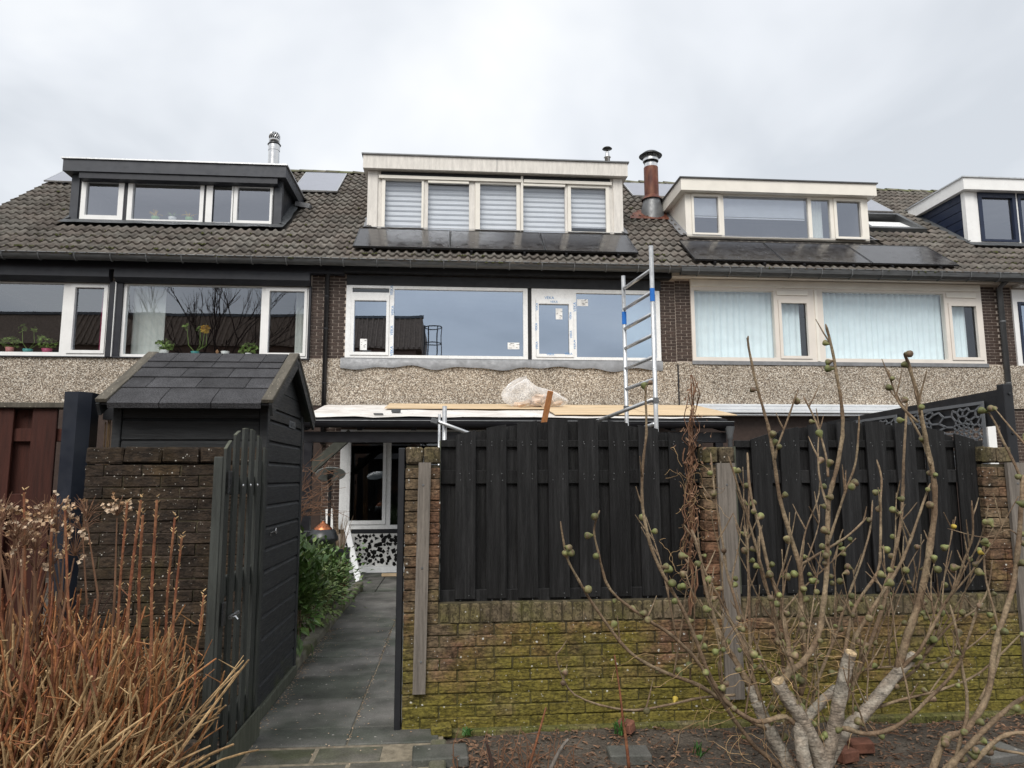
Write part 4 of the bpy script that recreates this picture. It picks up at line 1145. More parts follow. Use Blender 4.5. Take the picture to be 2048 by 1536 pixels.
# loose sheets lying on it
def lying(name, label, cat, x0, x1, y0, y1, lift, m, th=.012, wob=0.0, nx_=24, ny=6):
    mb = MB()
    for lay_ in (0, 1):
        for j in range(ny + 1):
            for i in range(nx_ + 1):
                x = x0 + (x1 - x0) * i / nx_; y = y0 + (y1 - y0) * j / ny
                dz = wob * (mn.noise(Vector((x * 2.2, y * 3, 0))) + .6)
                if wob and (j == 0): y += .05 * mn.noise(Vector((x * 3, 5, 0)))
                mb.v.append((x, y, cz(y) + lift + dz + (th if lay_ else 0)))
    st = (nx_ + 1) * (ny + 1)
    for j in range(ny):
        for i in range(nx_):
            a = j * (nx_ + 1) + i
            mb.f += [(a + st, a + 1 + st, a + nx_ + 2 + st, a + nx_ + 1 + st), (a, a + nx_ + 1, a + nx_ + 2, a + 1)]
    for i in range(nx_): mb.f.append((i, i + 1, i + 1 + st, i + st))
    for j in range(ny):
        a = j * (nx_ + 1); mb.f.append((a, a + st, a + nx_ + 1 + st, a + nx_ + 1)); a += nx_; mb.f.append((a, a + nx_ + 1, a + nx_ + 1 + st, a + st))
    return thing(name, mb, m, label, cat, smooth=False)
lying('roof_membrane', 'wrinkled white sheeting laid over the black canopy roof', 'sheeting', CX0 - .01, CX1 - .1, CY0 - .02, 12.9, .004, 'membrane', .003, .022)
lying('plywood_sheet', 'pale plywood sheet lying along the wall on the canopy, left of the bag', 'plywood', ax(775, 818, 12.3), ax(1092, 818, 12.3), 11.75, 12.7, .045, 'plywood', nx_=2, ny=2)
lying('plywood_sheet', 'large pale plywood sheet on the canopy beneath the plastic bag', 'plywood', ax(1095, 822, 11.6), ax(1270, 822, 11.6), 10.75, 12.6, .045, 'plywood', nx_=2, ny=2)
lying('plywood_sheet', 'pale plywood sheet at the right end of the canopy', 'plywood', ax(1271, 822, 11.6), ax(1432, 822, 11.6), 10.72, 12.62, .047, 'plywood', nx_=2, ny=2)
for px, y_, wd in ((792, 11.2, 'larger'), (757, 10.8, 'smaller')):
    x = ax(px, 828, y_)
    thing('roof_scrap', MB().box(x - .07, x + .07, y_ - .05, y_ + .05, cz(y_) + .03, cz(y_) + .05 + (.03 if wd == 'larger' else 0), .006), 'lead_dark', f'{wd} dark scrap lying on the white canopy sheeting', 'scrap')
# clear bag with rubble
bx_, by_ = ax(1078, 790, 12.1), 12.1
bzb = cz(by_) + .05
t = E('plastic_bag', 'knotted clear plastic bag of debris on the canopy', 'bag', (bx_, by_, bzb))
bg = MB(); nu, nv = 64, 18
for j in range(nv + 1):
    v = j / nv
    for i in range(nu):
        a = 2 * math.pi * i / nu
        rr = math.sin(math.pi * min(v * .88 + .12, 1)) ** .55 * (1 - .25 * v)
        w1 = 1 + .16 * mn.noise(Vector((math.cos(a) * 2, math.sin(a) * 2, v * 3))) + .05 * math.sin(a * 9 + v * 4) + .09 * mn.noise(Vector((math.cos(a) * 7, math.sin(a) * 7, v * 3.5)))
        x = bx_ - .05 + .60 * rr * w1 * math.cos(a) - .16 * v * v; y = by_ + .30 * rr * w1 * math.sin(a)
        z = bzb + .50 * v * (1 + .25 * mn.noise(Vector((math.cos(a), math.sin(a), 7)))) * (1 - .28 * max(0, math.cos(a)))
        bg.v.append((x, y, z))
bg.f = [(j * nu + i, j * nu + (i + 1) % nu, (j + 1) * nu + (i + 1) % nu, (j + 1) * nu + i) for j in range(nv) for i in range(nu)]
ob('plastic_film', bg, 'bag_plastic', t, smooth=False)
rb = MB()
for k in range(26):
    a = rnd.uniform(0, 6.28); rr = rnd.uniform(0, 1)
    c = Vector((bx_ + .44 * rr * math.cos(a), by_ + .2 * rr * math.sin(a), bzb + rnd.uniform(.04, .05 + .16 * (1 - rr))))
    u = Vector((rnd.uniform(-1, 1), rnd.uniform(-1, 1), rnd.uniform(-.3, .3))).normalized()
    rb.obox(c, u, u.orthogonal(), u.cross(u.orthogonal()), rnd.uniform(.05, .13), rnd.uniform(.02, .05), rnd.uniform(.015, .03), .004)
ob('debris', rb, 'bag_rubble', t, kind='stuff')
p = at(1101, 782, 10.25); q_ = at(1088, 845, 10.40)
thing('plank', MB().bar(q_ + (q_ - p) * .9, p, .085, .03, (0, 1, 0), .003), 'plank_orange', 'orange-stained plank standing up against the canopy edge', 'plank')

# ------------------------------------------------------------------ scaffold frame
YL, YR = 8.30, 7.50
xl, xr = ax(1250, 700, YL), ax(1308, 700, YR)
zl, zr = az(1246, 552, YL), az(1303, 492, YR)
sf = E('scaffold_ladder', 'aluminium scaffold ladder frame with blue tape, standing above the fence', 'scaffold', ((xl + xr) / 2, (YL + YR) / 2, 0))
ob('upright', MB().tube([(xl, YL, -.05), (xl, YL, zl)], .025, 12), 'alu', sf, smooth=True)
ob('upright', MB().tube([(xr, YR, -.05), (xr, YR, zr)], .025, 12), 'alu', sf, smooth=True)
for py in (578, 619, 658, 697, 737, 778):
    z = az(1251, py, YL)
    ob('rung', MB().tube([(xl, YL, z), (xr, YR, z + .01)], .021, 10), 'alu', sf, smooth=True)
z = az(1251, 538, YL)
for px, a, b, X_, Y_ in ((1248, 624, 649, xl, YL), (1305, 577, 603, xr, YR)):
    ob('blue_tape', MB().lathe([(.027, az(px, b, Y_)), (.027, az(px, a, Y_))], (X_, Y_, 0), 12), 'tape_blue', sf)
a, b = at(1192, 843, 8.6), at(1306, 799, YR - .02)
ob('brace_tube', MB().tube([a, b], .022, 10), 'alu', sf, smooth=True)
c_ = at(1308, 848, YR); ob('brace_tube', MB().tube([at(1272, 862, 8.6), c_], .022, 10), 'alu', sf, smooth=True)
for X_, Y_, z in ((xl, YL, az(1256, 817, YL)), (xr, YR, az(1308, 801, YR))):
    ob('coupler', MB().lathe([(.036, z - .03), (.036, z + .03)], (X_, Y_, 0), 10), 'zinc', sf)
x2 = ax(889, 850, 8.3)
s2 = E('scaffold_post', 'short aluminium scaffold upright behind the left end of the fence', 'scaffold', (x2, 8.3, 0))
ob('upright', MB().tube([(x2, 8.3, -.05), (x2, 8.3, az(889, 812, 8.3))], .026, 12), 'alu', s2, smooth=True)
ob('upright', MB().tube([(x2 - .06, 8.34, -.05), (x2 - .06, 8.34, az(880, 828, 8.3))], .016, 8), 'alu', s2, smooth=True)
ob('brace_tube', MB().tube([at(872, 842, 8.2), at(990, 886, 8.6)], .022, 10), 'alu', s2, smooth=True)
ob('clamp', MB().obox(at(869, 842, 8.2), (1, 0, -.3), (0, 1, 0), (.3, 0, 1), .04, .035, .03, .006), 'zinc', s2)

# ------------------------------------------------------------------ neighbours' awnings, right-hand divider
aw = E('awning_cassette', 'long closed white awning cassette under the pebbledash right of the canopy', 'awning', (6.8, 12.8, 2.8))
a0, a1 = P(1384, 815, 12.85), P(1800, 815, 12.85)
for k, (y0, z0, h) in enumerate(((12.86, 2.905, .05), (12.80, 2.83, .07), (12.74, 2.77, .055), (12.78, 2.725, .04))):
    ob('cassette_profile', MB().box(a0, a1, y0 - .04, F - .04, z0, z0 + h - .004, .012), 'awning', aw)
aw2 = thing('awning_cassette', MB().tube([(-4.6, 12.78, 2.80), (-2.60, 12.78, 2.80)], .12, 14), 'anthracite', 'dark awning cassette end beside the black downpipe', 'awning', smooth=True)

def atX(px, py, X):
    d = ray(px, py); return EYE + d * (X / d.x)
DX = 5.15
dv = E('garden_divider', 'dark garden divider with sloping beam and cut-out screens behind the right fence', 'screen', (DX, 8.5, 0))
pa, pb = atX(1996, 779, DX), atX(1640, 846, DX)
pc, pd = atX(1990, 838, DX), atX(1700, 905, DX)
ob('beam', MB().prism([pa, pb, (DX, pb.y, pb.z - .33), (DX, pa.y, pa.z - .33)], (.07, 0, 0)), 'black_board', dv)
ob('post', MB().box(DX - .02, DX + .075, pa.y - .09, pa.y - .002, -.05, atX(1995, 770, DX).z, .006), 'black_board', dv)
for z in (pa.z - .05, pa.z - .42): ob('bolt', MB().lathe([(0, 0), (.014, 0), (.012, .012), (0, .014)], (DX + .03, pa.y - .09, z), 8, (0, -1, 0)), 'iron', dv)
from mathutils.geometry import delaunay_2d_cdt
def screen(p_near, p_far, zt_n, zt_f, zb_, nm):
    ya, yb = p_near, p_far
    X_ = DX - .03
    def W(u, v):      # u 0..1 from near to far, v 0..1 from bottom to top
        y = ya + (yb - ya) * u; zt2 = zt_n + (zt_f - zt_n) * u
        return Vector((X_, y, zb_ + (zt2 - zb_) * v))
    wd = abs(yb - ya); ht = zt_n - zb_
    sc_ = ob('cut_out_screen', MB().prism([W(0, 0), W(1, 0), W(1, .035), W(0, .035)], (.012, 0, 0)).prism([W(0, .955), W(1, .955), W(1, 1), W(0, 1)], (.012, 0, 0)).prism([W(0, .036), W(.03, .036), W(.03, .954), W(0, .954)], (.012, 0, 0)).prism([W(.97, .036), W(1, .036), W(1, .954), W(.97, .954)], (.012, 0, 0)), 'screen_grey', dv)
    q = random.Random(3); pts = []
    # rosettes: rings of points round a few centres give the cracked-star pattern
    for cx_, cy_ in ((.25, .62), (.78, .70), (.5, .15), (.02, .2), (1.0, .25)):
        for rr, n in ((.07, 8), (.15, 12), (.24, 14)):
            for k in range(n):
                a = 6.283 * (k + (.5 if rr == .15 else 0)) / n
                u, v = cx_ + rr * math.cos(a) * ht / wd * 1.0, cy_ + rr * math.sin(a)
                if .03 < u < .97 and .04 < v < .95 and all((u - a_) ** 2 + (v - b_) ** 2 > .0022 for a_, b_ in pts): pts.append((u, v))
    brd = [(k / 9, v) for k in range(10) for v in (.02, .97)] + [(u, k / 7) for k in range(1, 7) for u in (.015, .985)]
    allp = pts + brd
    vv, ee, ff = delaunay_2d_cdt([Vector(p) for p in allp], [], [], 0, 1e-5)[:3]
    ctr = [sum((vv[i] for i in f), Vector((0, 0))) / 3 for f in ff]
    em = {}
    for fi, f in enumerate(ff):
        for i in range(3):
            em.setdefault(tuple(sorted((f[i], f[(i + 1) % 3]))), []).append(fi)
    bars = MB()
    for k_, fs in em.items():
        if len(fs) == 2:
            a, b = ctr[fs[0]], ctr[fs[1]]
            A, B = W(*a), W(*b)
            if (A - B).length > .004: bars.bar(A + Vector((.006, 0, 0)), B + Vector((.006, 0, 0)), .019, .010, (1, 0, 0))
        elif len(fs) == 1:
            pass
    ob('lattice', bars, 'screen_grey', sc_, kind='stuff')
n1_, n2_ = atX(1971, 802, DX), atX(1818, 824, DX)
screen(n1_.y, n2_.y, n1_.z, n2_.z, n1_.z - .68, 'near')
n3_, n4_ = atX(1797, 829, DX), atX(1690, 845, DX)
screen(n3_.y, n4_.y, n3_.z, n4_.z, n3_.z - .68, 'far')
for yy_ in (n2_.y - .0, n4_.y): ob('post', MB().box(DX, DX + .07, yy_ + .02, yy_ + .09, -.05, 1.85), 'black_board', dv)

# ------------------------------------------------------------------ garden wall right of the gate
WY = 4.85                                        # face of the garden wall
C_ = .073; BL = .24
GB = brick_meshes(BL - .007, .10, C_ - .005, .006, 'wall_brick', 9, .0035)
GD = brick_meshes(BL - .005, .10, C_ - .004, .006, 'wall_brick_dark', 9, .004)
RL = brick_meshes(.068 - .006, .10, .125, .008, 'wall_cap', 6, .004)
CP = brick_meshes(.115 - .008, .25, .112, .010, 'wall_cap', 5, .004)
CD = brick_meshes(BL - .006, .14, .105, .012, 'wall_brick_dark', 5, .005)
wx0, wx1 = ax(806, 1200, WY), 5.6
gw_ = E('garden_wall', 'low mossy brick wall with three tall pillars carrying the black fence', 'wall', ((wx0 + wx1) / 2, WY, 0))
base = ob('mortar_core', MB().box(wx0 + .006, wx1, WY + .009, WY + .20, -.12, .775), 'mortar_dark', gw_)
pil = [(wx0, wx0 + .235), (ax(1409, 1000, WY), ax(1409, 1000, WY) + .225), (ax(1970, 1000, WY), ax(1970, 1000, WY) + .24)]
lay(base, GB, wx0, 5.58, -.085, .64, WY, BL, C_, .007, .10, jy=.004)
x = pil[0][1]
while x < 5.52:
    o = ob('brick_on_edge', rnd.choice(RL), None, base, (x + .034, WY + .048 + rnd.uniform(-.004, .004), .712 + rnd.uniform(-.003, .003)), rot=(0, rnd.uniform(-.03, .03), 0)); x += .0685
lay(base, GB, pil[0][0], pil[0][1], .645, .79, WY, BL, C_, .007, .10, jy=.003)
ob('plinth', MB().box(ax(880, 1430, WY), 5.5, WY - .05, WY + .013, -.12, -.004, .01), 'wall_cap', gw_)
for k, (a, b) in enumerate(pil):
    pc_ = ob('pillar', MB().box(a + .008, b - .008, WY + .016, WY + .20, .70, 1.685), 'mortar_dark', gw_)
    lay(pc_, GB, a, b, .79, 1.69, WY + .003, b - a, C_, .007, .10, start=0, jy=.003)
    m_ = (b - a) / 2
    for j in range(2): ob('cap_brick', rnd.choice(CP), None, pc_, (a + m_ * (j + .5), WY + .118, 1.752), rot=(0, rnd.uniform(-.02, .02), 0), scale=(m_ / .115, 1, 1))
# weathered battens screwed to the pillars
for (pxl, pxr, yt, yb, lean) in ((832, 857, 925, 1389, .010), (1441, 1477, 926, 1400, 0.0), (2030, 2066, 925, 1400, 0)):
    a, b = ax(pxl, 1100, WY - .03), ax(pxr, 1100, WY - .03)
    z0, z1 = az(pxl, yb, WY - .03), az(pxl, yt, WY - .03)
    bt = ob('batten', MB().prism([(a - lean, WY - .032, z0), (b - lean, WY - .032, z0), (b + lean, WY - .032, z1), (a + lean, WY - .032, z1)], (0, .028, 0)), 'grey_batten', gw_)
    for z in (z0 + .2, (z0 + z1) / 2 + .05, z1 - .15): ob('screw', MB().lathe([(.008, 0), (.006, .004), (0, .004)], ((a + b) / 2, WY - .032, z), 8, (0, -1, 0)), 'zinc', bt)
# black gate post against the wall end
thing('gate_post', MB().box(wx0 - .045, wx0 - .004, WY - .01, WY + .08, -.05, 1.80, .004), 'black_board', 'thin black post along the end of the mossy wall at the path', 'post')

# ------------------------------------------------------------------ black fence panels with arched tops
def fence(label, x0, x1, zend_l, zmid, zend_r, edges, rails):
    t = E('arched_fence', label, 'fence', ((x0 + x1) / 2, WY + .08, .79), 'arched black fence panels')
    xm = (x0 + x1) / 2; hw = (x1 - x0) / 2
    def top(x):
        u = (x - xm) / hw
        ze = zend_l + (zend_r - zend_l) * (u + 1) / 2
        return ze + (zmid - ze) * (1 - abs(u) ** 2.0)
    yb = WY + .06
    for (za, zb_) in rails: ob('rail', MB().box(x0, x1, yb + .022, yb + .046, za, zb_, .003), 'black_wood', t)
    def board(a, b, y, tl, th=.018):
        n = 3
        poly = [(a, y, .795), (b, y, .795)] + [(b + (a - b) * k / n, y, top(b + (a - b) * k / n) - tl) for k in range(n + 1)]
        ob('board', MB().prism(poly, (0, th, 0)), 'black_wood', t)
    prev = x0
    for (a, b) in edges:
        board(a, b, yb + rnd.uniform(-.002, .002), 0)
    gaps = [x0] + [v for e_ in edges for v in e_] + [x1]
    for k in range(0, len(gaps), 2):
        a, b = gaps[k], gaps[k + 1]
        if b - a > .02: board(a - .02 if k else a, b + .02 if k + 2 < len(gaps) else b, yb + .048, .012)
    nl = MB()
    for (a, b) in edges:
        for (za, zb_) in rails:
            for q1 in (.25, .75):
                for zz1 in (.3, .7):
                    if rnd.random() < .8: nl.lathe([(.0035, 0), (.0, .0015)], (a + (b - a) * q1 + rnd.gauss(0, .004), yb - .002, za + (zb_ - za) * zz1 + rnd.gauss(0, .004)), 6, (0, -1, 0))
    ob('nail_heads', nl, 'zinc', t, kind='stuff')
    # frame edge strips
    ob('edge_strip', MB().box(x0 - .012, x0 - .001, yb + .01, yb + .06, .795, top(x0) - .01), 'gate_edge', t)
    return t
Yf = WY + .06
e1 = [(ax(a, 1000, Yf), ax(a + 40, 1000, Yf)) for a in (911, 973, 1035, 1097.5, 1158.5, 1219.5, 1280.5, 1341)]
zz = lambda py: az(1100, py, Yf + .02)
rails = [(zz(894), zz(880)), (zz(967), zz(940)), (zz(1205), zz(1177))]
fence('arched black board fence panel between the gate and the middle brick pillar', ax(881, 1000, Yf), ax(1411, 1000, Yf), az(884, 878, Yf), az(1130, 838, Yf), az(1408, 886, Yf), e1, rails)
zz = lambda py: az(1700, py, Yf + .02)
e2 = [(ax(a, 1000, Yf), ax(a + 39, 1000, Yf)) for a in (1508, 1566, 1624, 1683, 1741, 1800, 1860, 1920)]
rails = [(zz(895), zz(881)), (zz(966), zz(940)), (zz(1196), zz(1168))]
fence('arched black board fence panel behind the fig, right of the middle pillar', ax(1477, 1000, Yf), ax(1980, 1000, Yf), az(1480, 890, Yf), az(1720, 842, Yf), az(1970, 886, Yf), e2, rails)

# ------------------------------------------------------------------ left garden wall
lx0, lx1 = ax(165, 1000, WY), -1.275
lw = E('garden_wall', 'dark brown brick wall spotted with lichen, left of the open gate', 'wall', ((lx0 + lx1) / 2, WY, 0))
ob('mortar_core', MB().box(lx0 + .008, lx1, WY + .008, WY + .105, -.1, 1.69), 'mortar_dark', lw)
lay(lw, GD, lx0, lx1, -.062, 1.69, WY, BL, C_, .005, .10, jy=.004)
x = lx0
while x < lx1 - .03:
    b = min(x + BL, lx1)
    ob('cap_brick', rnd.choice(CD), None, lw, ((x + b) / 2, WY + .055, 1.752), rot=(0, rnd.uniform(-.008, .008), 0), scale=((b - x) / BL, 1, 1)); x += BL

# ------------------------------------------------------------------ gate, standing open towards the viewer
GX = -1.205
gt_ = E('garden_gate', 'dark green-black wooden gate with arched top standing open', 'gate', (GX, 4.74, 0))
gy0, gy1 = 3.90, 4.74
def gtop(y):
    u = (y - (gy0 + gy1) / 2) / ((gy1 - gy0) / 2)
    return 1.755 + .135 * (1 - u * u)
bw, gap = .080, .076
y = gy0; ds = [-.05, .0, 0.0, .0, 0, -.0]
k = 0
while y < gy1 - .05:
    a, b = y, min(y + bw, gy1)
    za, zb_ = gtop(a), gtop(b)
    n = 3
    poly = [(GX, a, .10 if k else .04), (GX, b, .10 if k else .04)] + [(GX, b + (a - b) * j / n, gtop(b + (a - b) * j / n)) for j in range(n + 1)]
    bo = ob('board', MB().prism(poly, (.014, 0, 0)), 'gate_wood', gt_)
    ob('board_edge', MB().prism([(GX - .001, b + (a - b) * j / n, gtop(b + (a - b) * j / n)) for j in range(n + 1)] + [(GX - .001, a + (b - a) * j / n, gtop(a + (b - a) * j / n) + .004) for j in range(n + 1)], (.016, 0, 0)), 'gate_edge', bo)
    if k == 0:
        ob('stile', MB().box(GX - .05, GX - .002, a, a + .11, .03, gtop(a) - .04, .004), 'gate_wood', gt_)
    y += bw + gap; k += 1
ob('stile', MB().box(GX - .05, GX - .002, gy1 - .09, gy1, .03, gtop(gy1) - .04, .004), 'gate_wood', gt_)
for z in (.28, 1.02, 1.56): ob('rail', MB().box(GX - .045, GX - .003, gy0 + .112, gy1 - .092, z - .05, z + .05, .004), 'gate_wood', gt_)
ob('kick_board', MB().prism([(GX + .024, gy0 + .02, .03), (GX + .024, gy1 - .01, .03), (GX + .024, gy1 - .01, .20), (GX + .024, gy0 + .10, .20), (GX + .024, gy0 + .02, .13)], (.014, 0, 0)), 'gate_edge', gt_)
ob('hinge_block', MB().box(GX + .024, GX + .034, gy0 + .01, gy0 + .05, 1.52, 1.64, .003), 'iron', gt_)
ob('latch_plate', MB().box(GX + .024, GX + .032, gy0 + .01, gy0 + .06, .84, .96, .003), 'iron', gt_)
ob('bolt', MB().tube([(GX + .040, gy0 + .10, .87), (GX + .040, gy0 + .25, .87)], .011, 8).tube([(GX + .04, gy0 + .18, .87), (GX + .06, gy0 + .18, .845)], .006, 6), 'steel', gt_)
for yy_ in (.30, .45, .60): ob('screw', MB().lathe([(.009, 0), (.005, .006), (0, .006)], (GX + .022, gy0 + yy_, 1.56), 8, (1, 0, 0)), 'steel', gt_)

# ------------------------------------------------------------------ shed
SX0, SX1, SY0, SY1 = -2.28, -1.275, 5.02, 6.20
EZ, RZ_ = 2.10, 2.545
SM = (SY0 + SY1) / 2 - .02
sh = E('garden_shed', 'small black garden shed with shingled pitched roof beside the path', 'shed', ((SX0 + SX1) / 2, SM, 0))
ob('core', MB().box(SX0 + .02, SX1 - .02, SY0 + .02, SY1 - .02, .02, EZ), 'black_board', sh)
bh = .148
z = .09
while z < EZ - .02:
    z1 = min(z + bh, EZ)
    # each board: flat face with a bevelled upper edge
    f_ = [(SX0 + .05, SY0, z), (SX0 + .05, SY0, z1 - .026), (SX0 + .05, SY0 + .014, z1 - .007), (SX0 + .05, SY0 + .019, z1 - .007), (SX0 + .05, SY0 + .019, z)]
    if z > 1.2: ob('board', MB().prism(f_, (SX1 - SX0 - .10, 0, 0)), 'shed_wood', sh)
    r_ = [(SX1 + .004, SY0 + .055, z), (SX1 + .004, SY0 + .055, z1 - .030), (SX1 - .014, SY0 + .055, z1 - .008), (SX1 - .019, SY0 + .055, z1 - .008), (SX1 - .019, SY0 + .055, z)]
    ob('board', MB().prism(r_, (0, SY1 - SY0 - .10, 0)), 'shed_wood', sh)
    z += bh
def gz_(y): return EZ + (RZ_ - EZ) * (1 - abs(y - SM) / (SM - SY0 + .12)) - .0
z = EZ + .0
while z < RZ_ - .06:
    z1 = min(z + .135, RZ_ - .05)
    def yl(zz_): return SM - (SM - SY0 + .12) * (1 - (zz_ - EZ) / (RZ_ - EZ)) + .06
    a, b = yl(z), yl(z1)
    ob('gable_board', MB().prism([(SX1 - .019, a, z), (SX1 - .019, 2 * SM - a, z), (SX1 - .019, 2 * SM - b, z1 - .005), (SX1 - .019, b, z1 - .005)], (.018, 0, 0)), 'shed_wood', sh); z = z1
for (x, y) in ((SX0, SY0), (SX1, SY0), (SX1, SY1)):
    sx_ = 1 if x == SX1 else -1; sy_ = -1 if y == SY0 else 1
    ob('corner_post', MB().box(x - sx_ * .045, x + sx_ * .012, y + sy_ * .012, y - sy_ * .05, .03, EZ + .02, .004), 'shed_wood', sh)
ob('base_beam', MB().box(SX1 - .04, SX1 + .025, SY0 - .01, SY1, .0, .088, .006), 'gate_edge', sh)
RXA, RXB = SX0 - .02, SX1 + .05
ef = (SY0 - .17, EZ + .005); er = (2 * SM - ef[0], ef[1])
dk = MB().prism([(RXA, ef[0], ef[1]), (RXA, SM, RZ_), (RXA, er[0], er[1]), (RXA, er[0], er[1] - .02), (RXA, SM, RZ_ - .02), (RXA, ef[0], ef[1] - .02)], (RXB - RXA, 0, 0))
rd = ob('roof', dk, 'black_board', sh)
def sp(x, s, h=0.0):
    L_ = math.hypot(SM - ef[0], RZ_ - ef[1]); cy, cz_ = (SM - ef[0]) / L_, (RZ_ - ef[1]) / L_
    return (x, ef[0] + s * cy - h * cz_, ef[1] + s * cz_ + h * cy)
SL_ = math.hypot(SM - ef[0], RZ_ - ef[1])
rowsS = [0.0, .20, .38, .55, .66, .80]
for r in range(5):
    x = RXA + .05 - (.17 if r % 2 else 0); s0 = rowsS[r]; s1 = min(rowsS[r + 1] + .04, SL_ + .01)
    wS = .165 if r == 4 else .33
    while x < RXB - .06:
        a, b = max(x, RXA + .045), min(x + wS - .005, RXB - .045)
        if b - a > .02:
            h = .004 + .004 * r
            if r == 0:
                vs_b = [sp(a, -.035, -.03), sp(b, -.035, -.03), sp(a, -.03, .006), sp(b, -.03, .006), sp(a, .03, .014), sp(b, .03, .014), sp(a, s1, .010), sp(b, s1, .010)]
                mb = MB().add(vs_b, [(0, 1, 3, 2), (2, 3, 5, 4), (4, 5, 7, 6)])
            else:
                vs_b = [sp(a, s0, h), sp(b, s0, h), sp(a, s0, h + .010), sp(b, s0, h + .010), sp(a, s1, h + .004), sp(b, s1, h + .004)]
                mb = MB().add(vs_b, [(0, 1, 3, 2), (2, 3, 5, 4), (0, 2, 4), (1, 5, 3)])
            ob('shingle', mb, 'shingle', rd)
        x += wS
ob('rear_shingles', MB().add([(RXA + .05, SM, RZ_ + .012), (RXB - .05, SM, RZ_ + .012), (RXB - .05, er[0], er[1] + .012), (RXA + .05, er[0], er[1] + .012)], [(0, 1, 2, 3)]), 'shingle', rd)
for x in (RXA - .02, RXB - .035):
    for (A, B) in ((ef, (SM + .004, RZ_)), ((SM - .004, RZ_), er)):
        Y0_, Z0_ = A; Y1_, Z1_ = B
        if A == ef: Y0_ -= .02; Z0_ -= .008
        else: Y1_ += .02; Z1_ -= .008
        ob('bargeboard', MB().bar((x + .03, Y0_, Z0_ + .012), (x + .03, Y1_, Z1_ + .012), .075, .028, (0, 0, 1), .003), 'bargeboard', rd)
        ob('bargeboard_face', MB().bar((x + (.052 if x > -2 else .008), Y0_ + .02, Z0_ - .045), (x + (.052 if x > -2 else .008), Y1_ - (.0 if A == ef else .02), Z1_ - .045), .02, .085, (0, 0, 1)), 'shed_wood', rd)
# little plate on the shed and a cut-out key ornament
pp = atX(584.5, 850, SX1 + .004)
pl = ob('sign_plate', MB().box(SX1 - .002, SX1 + .008, pp.y - .10, pp.y + .10, pp.z - .028, pp.z + .028, .003), 'screen_grey', sh)
tm = MB(); q = random.Random(9)
for k in range(7):
    y = pp.y - .08 + k * .024
    tm.box(SX1 + .0085, SX1 + .013, y, y + .006, pp.z - .018, pp.z + .016)
    tm.box(SX1 + .0085, SX1 + .013, y + .0065, y + .015, pp.z - .018 + q.choice((0, .014, .028)), pp.z - .012 + q.choice((0, .014, .028)) + .006)
ob('plate_relief', tm, 'pipe_grey', pl)
kp = atX(548, 1063, SX1 + .012)
ky = MB().tube([(SX1 + .012, kp.y + .015 * math.cos(R(a)) + .06, kp.z + .018 * math.sin(R(a))) for a in range(0, 361, 30)], .004, 5)
ky.tube([(SX1 + .012, kp.y + .045, kp.z), (SX1 + .012, kp.y - .10, kp.z)], .004, 5).tube([(SX1 + .012, kp.y - .095, kp.z), (SX1 + .012, kp.y - .095, kp.z - .022)], .004, 4)
thing('key_ornament', ky, 'steel', 'small metal key hook fixed to the shed wall facing the path', 'key')

# ------------------------------------------------------------------ navy post, reed screen, red-brown fence at the far left
px0, px1 = ax(137, 850, 5.2), ax(186, 850, 5.2)
thing('fence_post', MB().prism([(px0, 5.12, -.1), (px0 + .10, 5.10, -.1), (px1, 5.16, -.1), (px1, 5.27, -.1), (px0, 5.27, -.1)], (0, 0, 2.30)), 'navy_paint', 'stout dark navy post between the red-brown fence and the shed', 'post')
rs = E('reed_screen', 'strip of dry reed screen between the navy post and the shed', 'reed screen', (-2.42, 5.34, 1.0))
q = random.Random(4); x = px1 + .02
while x < SX0 - .015:
    r = q.uniform(.004, .008)
    ob('reed', MB().tube([(x, 5.34 + q.uniform(-.01, .01), .9), (x + q.uniform(-.008, .008), 5.34, az(200, 842, 5.34) + q.uniform(-.01, .01))], r, 5), 'reed', rs); x += r * 2.1
ob('top_bar', MB().box(px1 + .015, SX0 - .005, 5.30, 5.38, az(200, 840, 5.34), az(200, 780, 5.34)), 'black_board', rs)
rf_ = E('board_fence', 'red-brown vertical board fence at the far left edge', 'fence', (-3.2, 5.3, 0))
x = px0 - .08; k = 0
while x > -4.6:
    fr = (k % 2 == 0)
    ob('board', MB().box(x - .165, x, 5.26 if not fr else 5.20, 5.28 if not fr else 5.222, .05, 2.09, .003), 'red_wood', rf_)
    x -= .168 if fr else .12; k += 1
for z in (.5, 1.45, 1.9): ob('rail', MB().box(-4.6, px0 - .03, 5.224, 5.258, z - .04, z + .05, .003), 'red_wood', rf_)
ob('cap', MB().box(-4.6, px0 - .01, 5.17, 5.32, 2.092, 2.13, .004), 'bargeboard', rf_)

# ------------------------------------------------------------------ things beside the path
ly_ = 10.0
lc = at(661, 948, ly_)
lp = E('garden_lamp', 'garden lamp with a tilted grey enamel dish shade beyond the shed', 'lamp', (lc.x - .02, ly_ + .05, 0))
axis = Vector((.10, -.46, -.88)).normalized()
ob('lamp_shade', MB().lathe([(.0, -.05), (.06, -.05), (.12, -.035), (.195, .0), (.205, .004), (.19, .006), (.11, -.022), (.05, -.03), (0, -.03)], lc, 28, axis), 'lamp_enamel', lp, smooth=True)
ob('lamp_head', MB().lathe([(0, .05), (.03, .05), (.045, .0), (.04, -.03)], lc + axis * .0, 14, axis), 'iron', lp, smooth=True)
ob('lamp_post', MB().tube([lc - axis * .02, (lc.x - .03, ly_ + .10, lc.z - .06), (lc.x - .02, ly_ + .12, lc.z - .16), (lc.x - .02, ly_ + .12, -.05)], [.03, .03, .022, .022], 10), 'iron', lp, smooth=True)

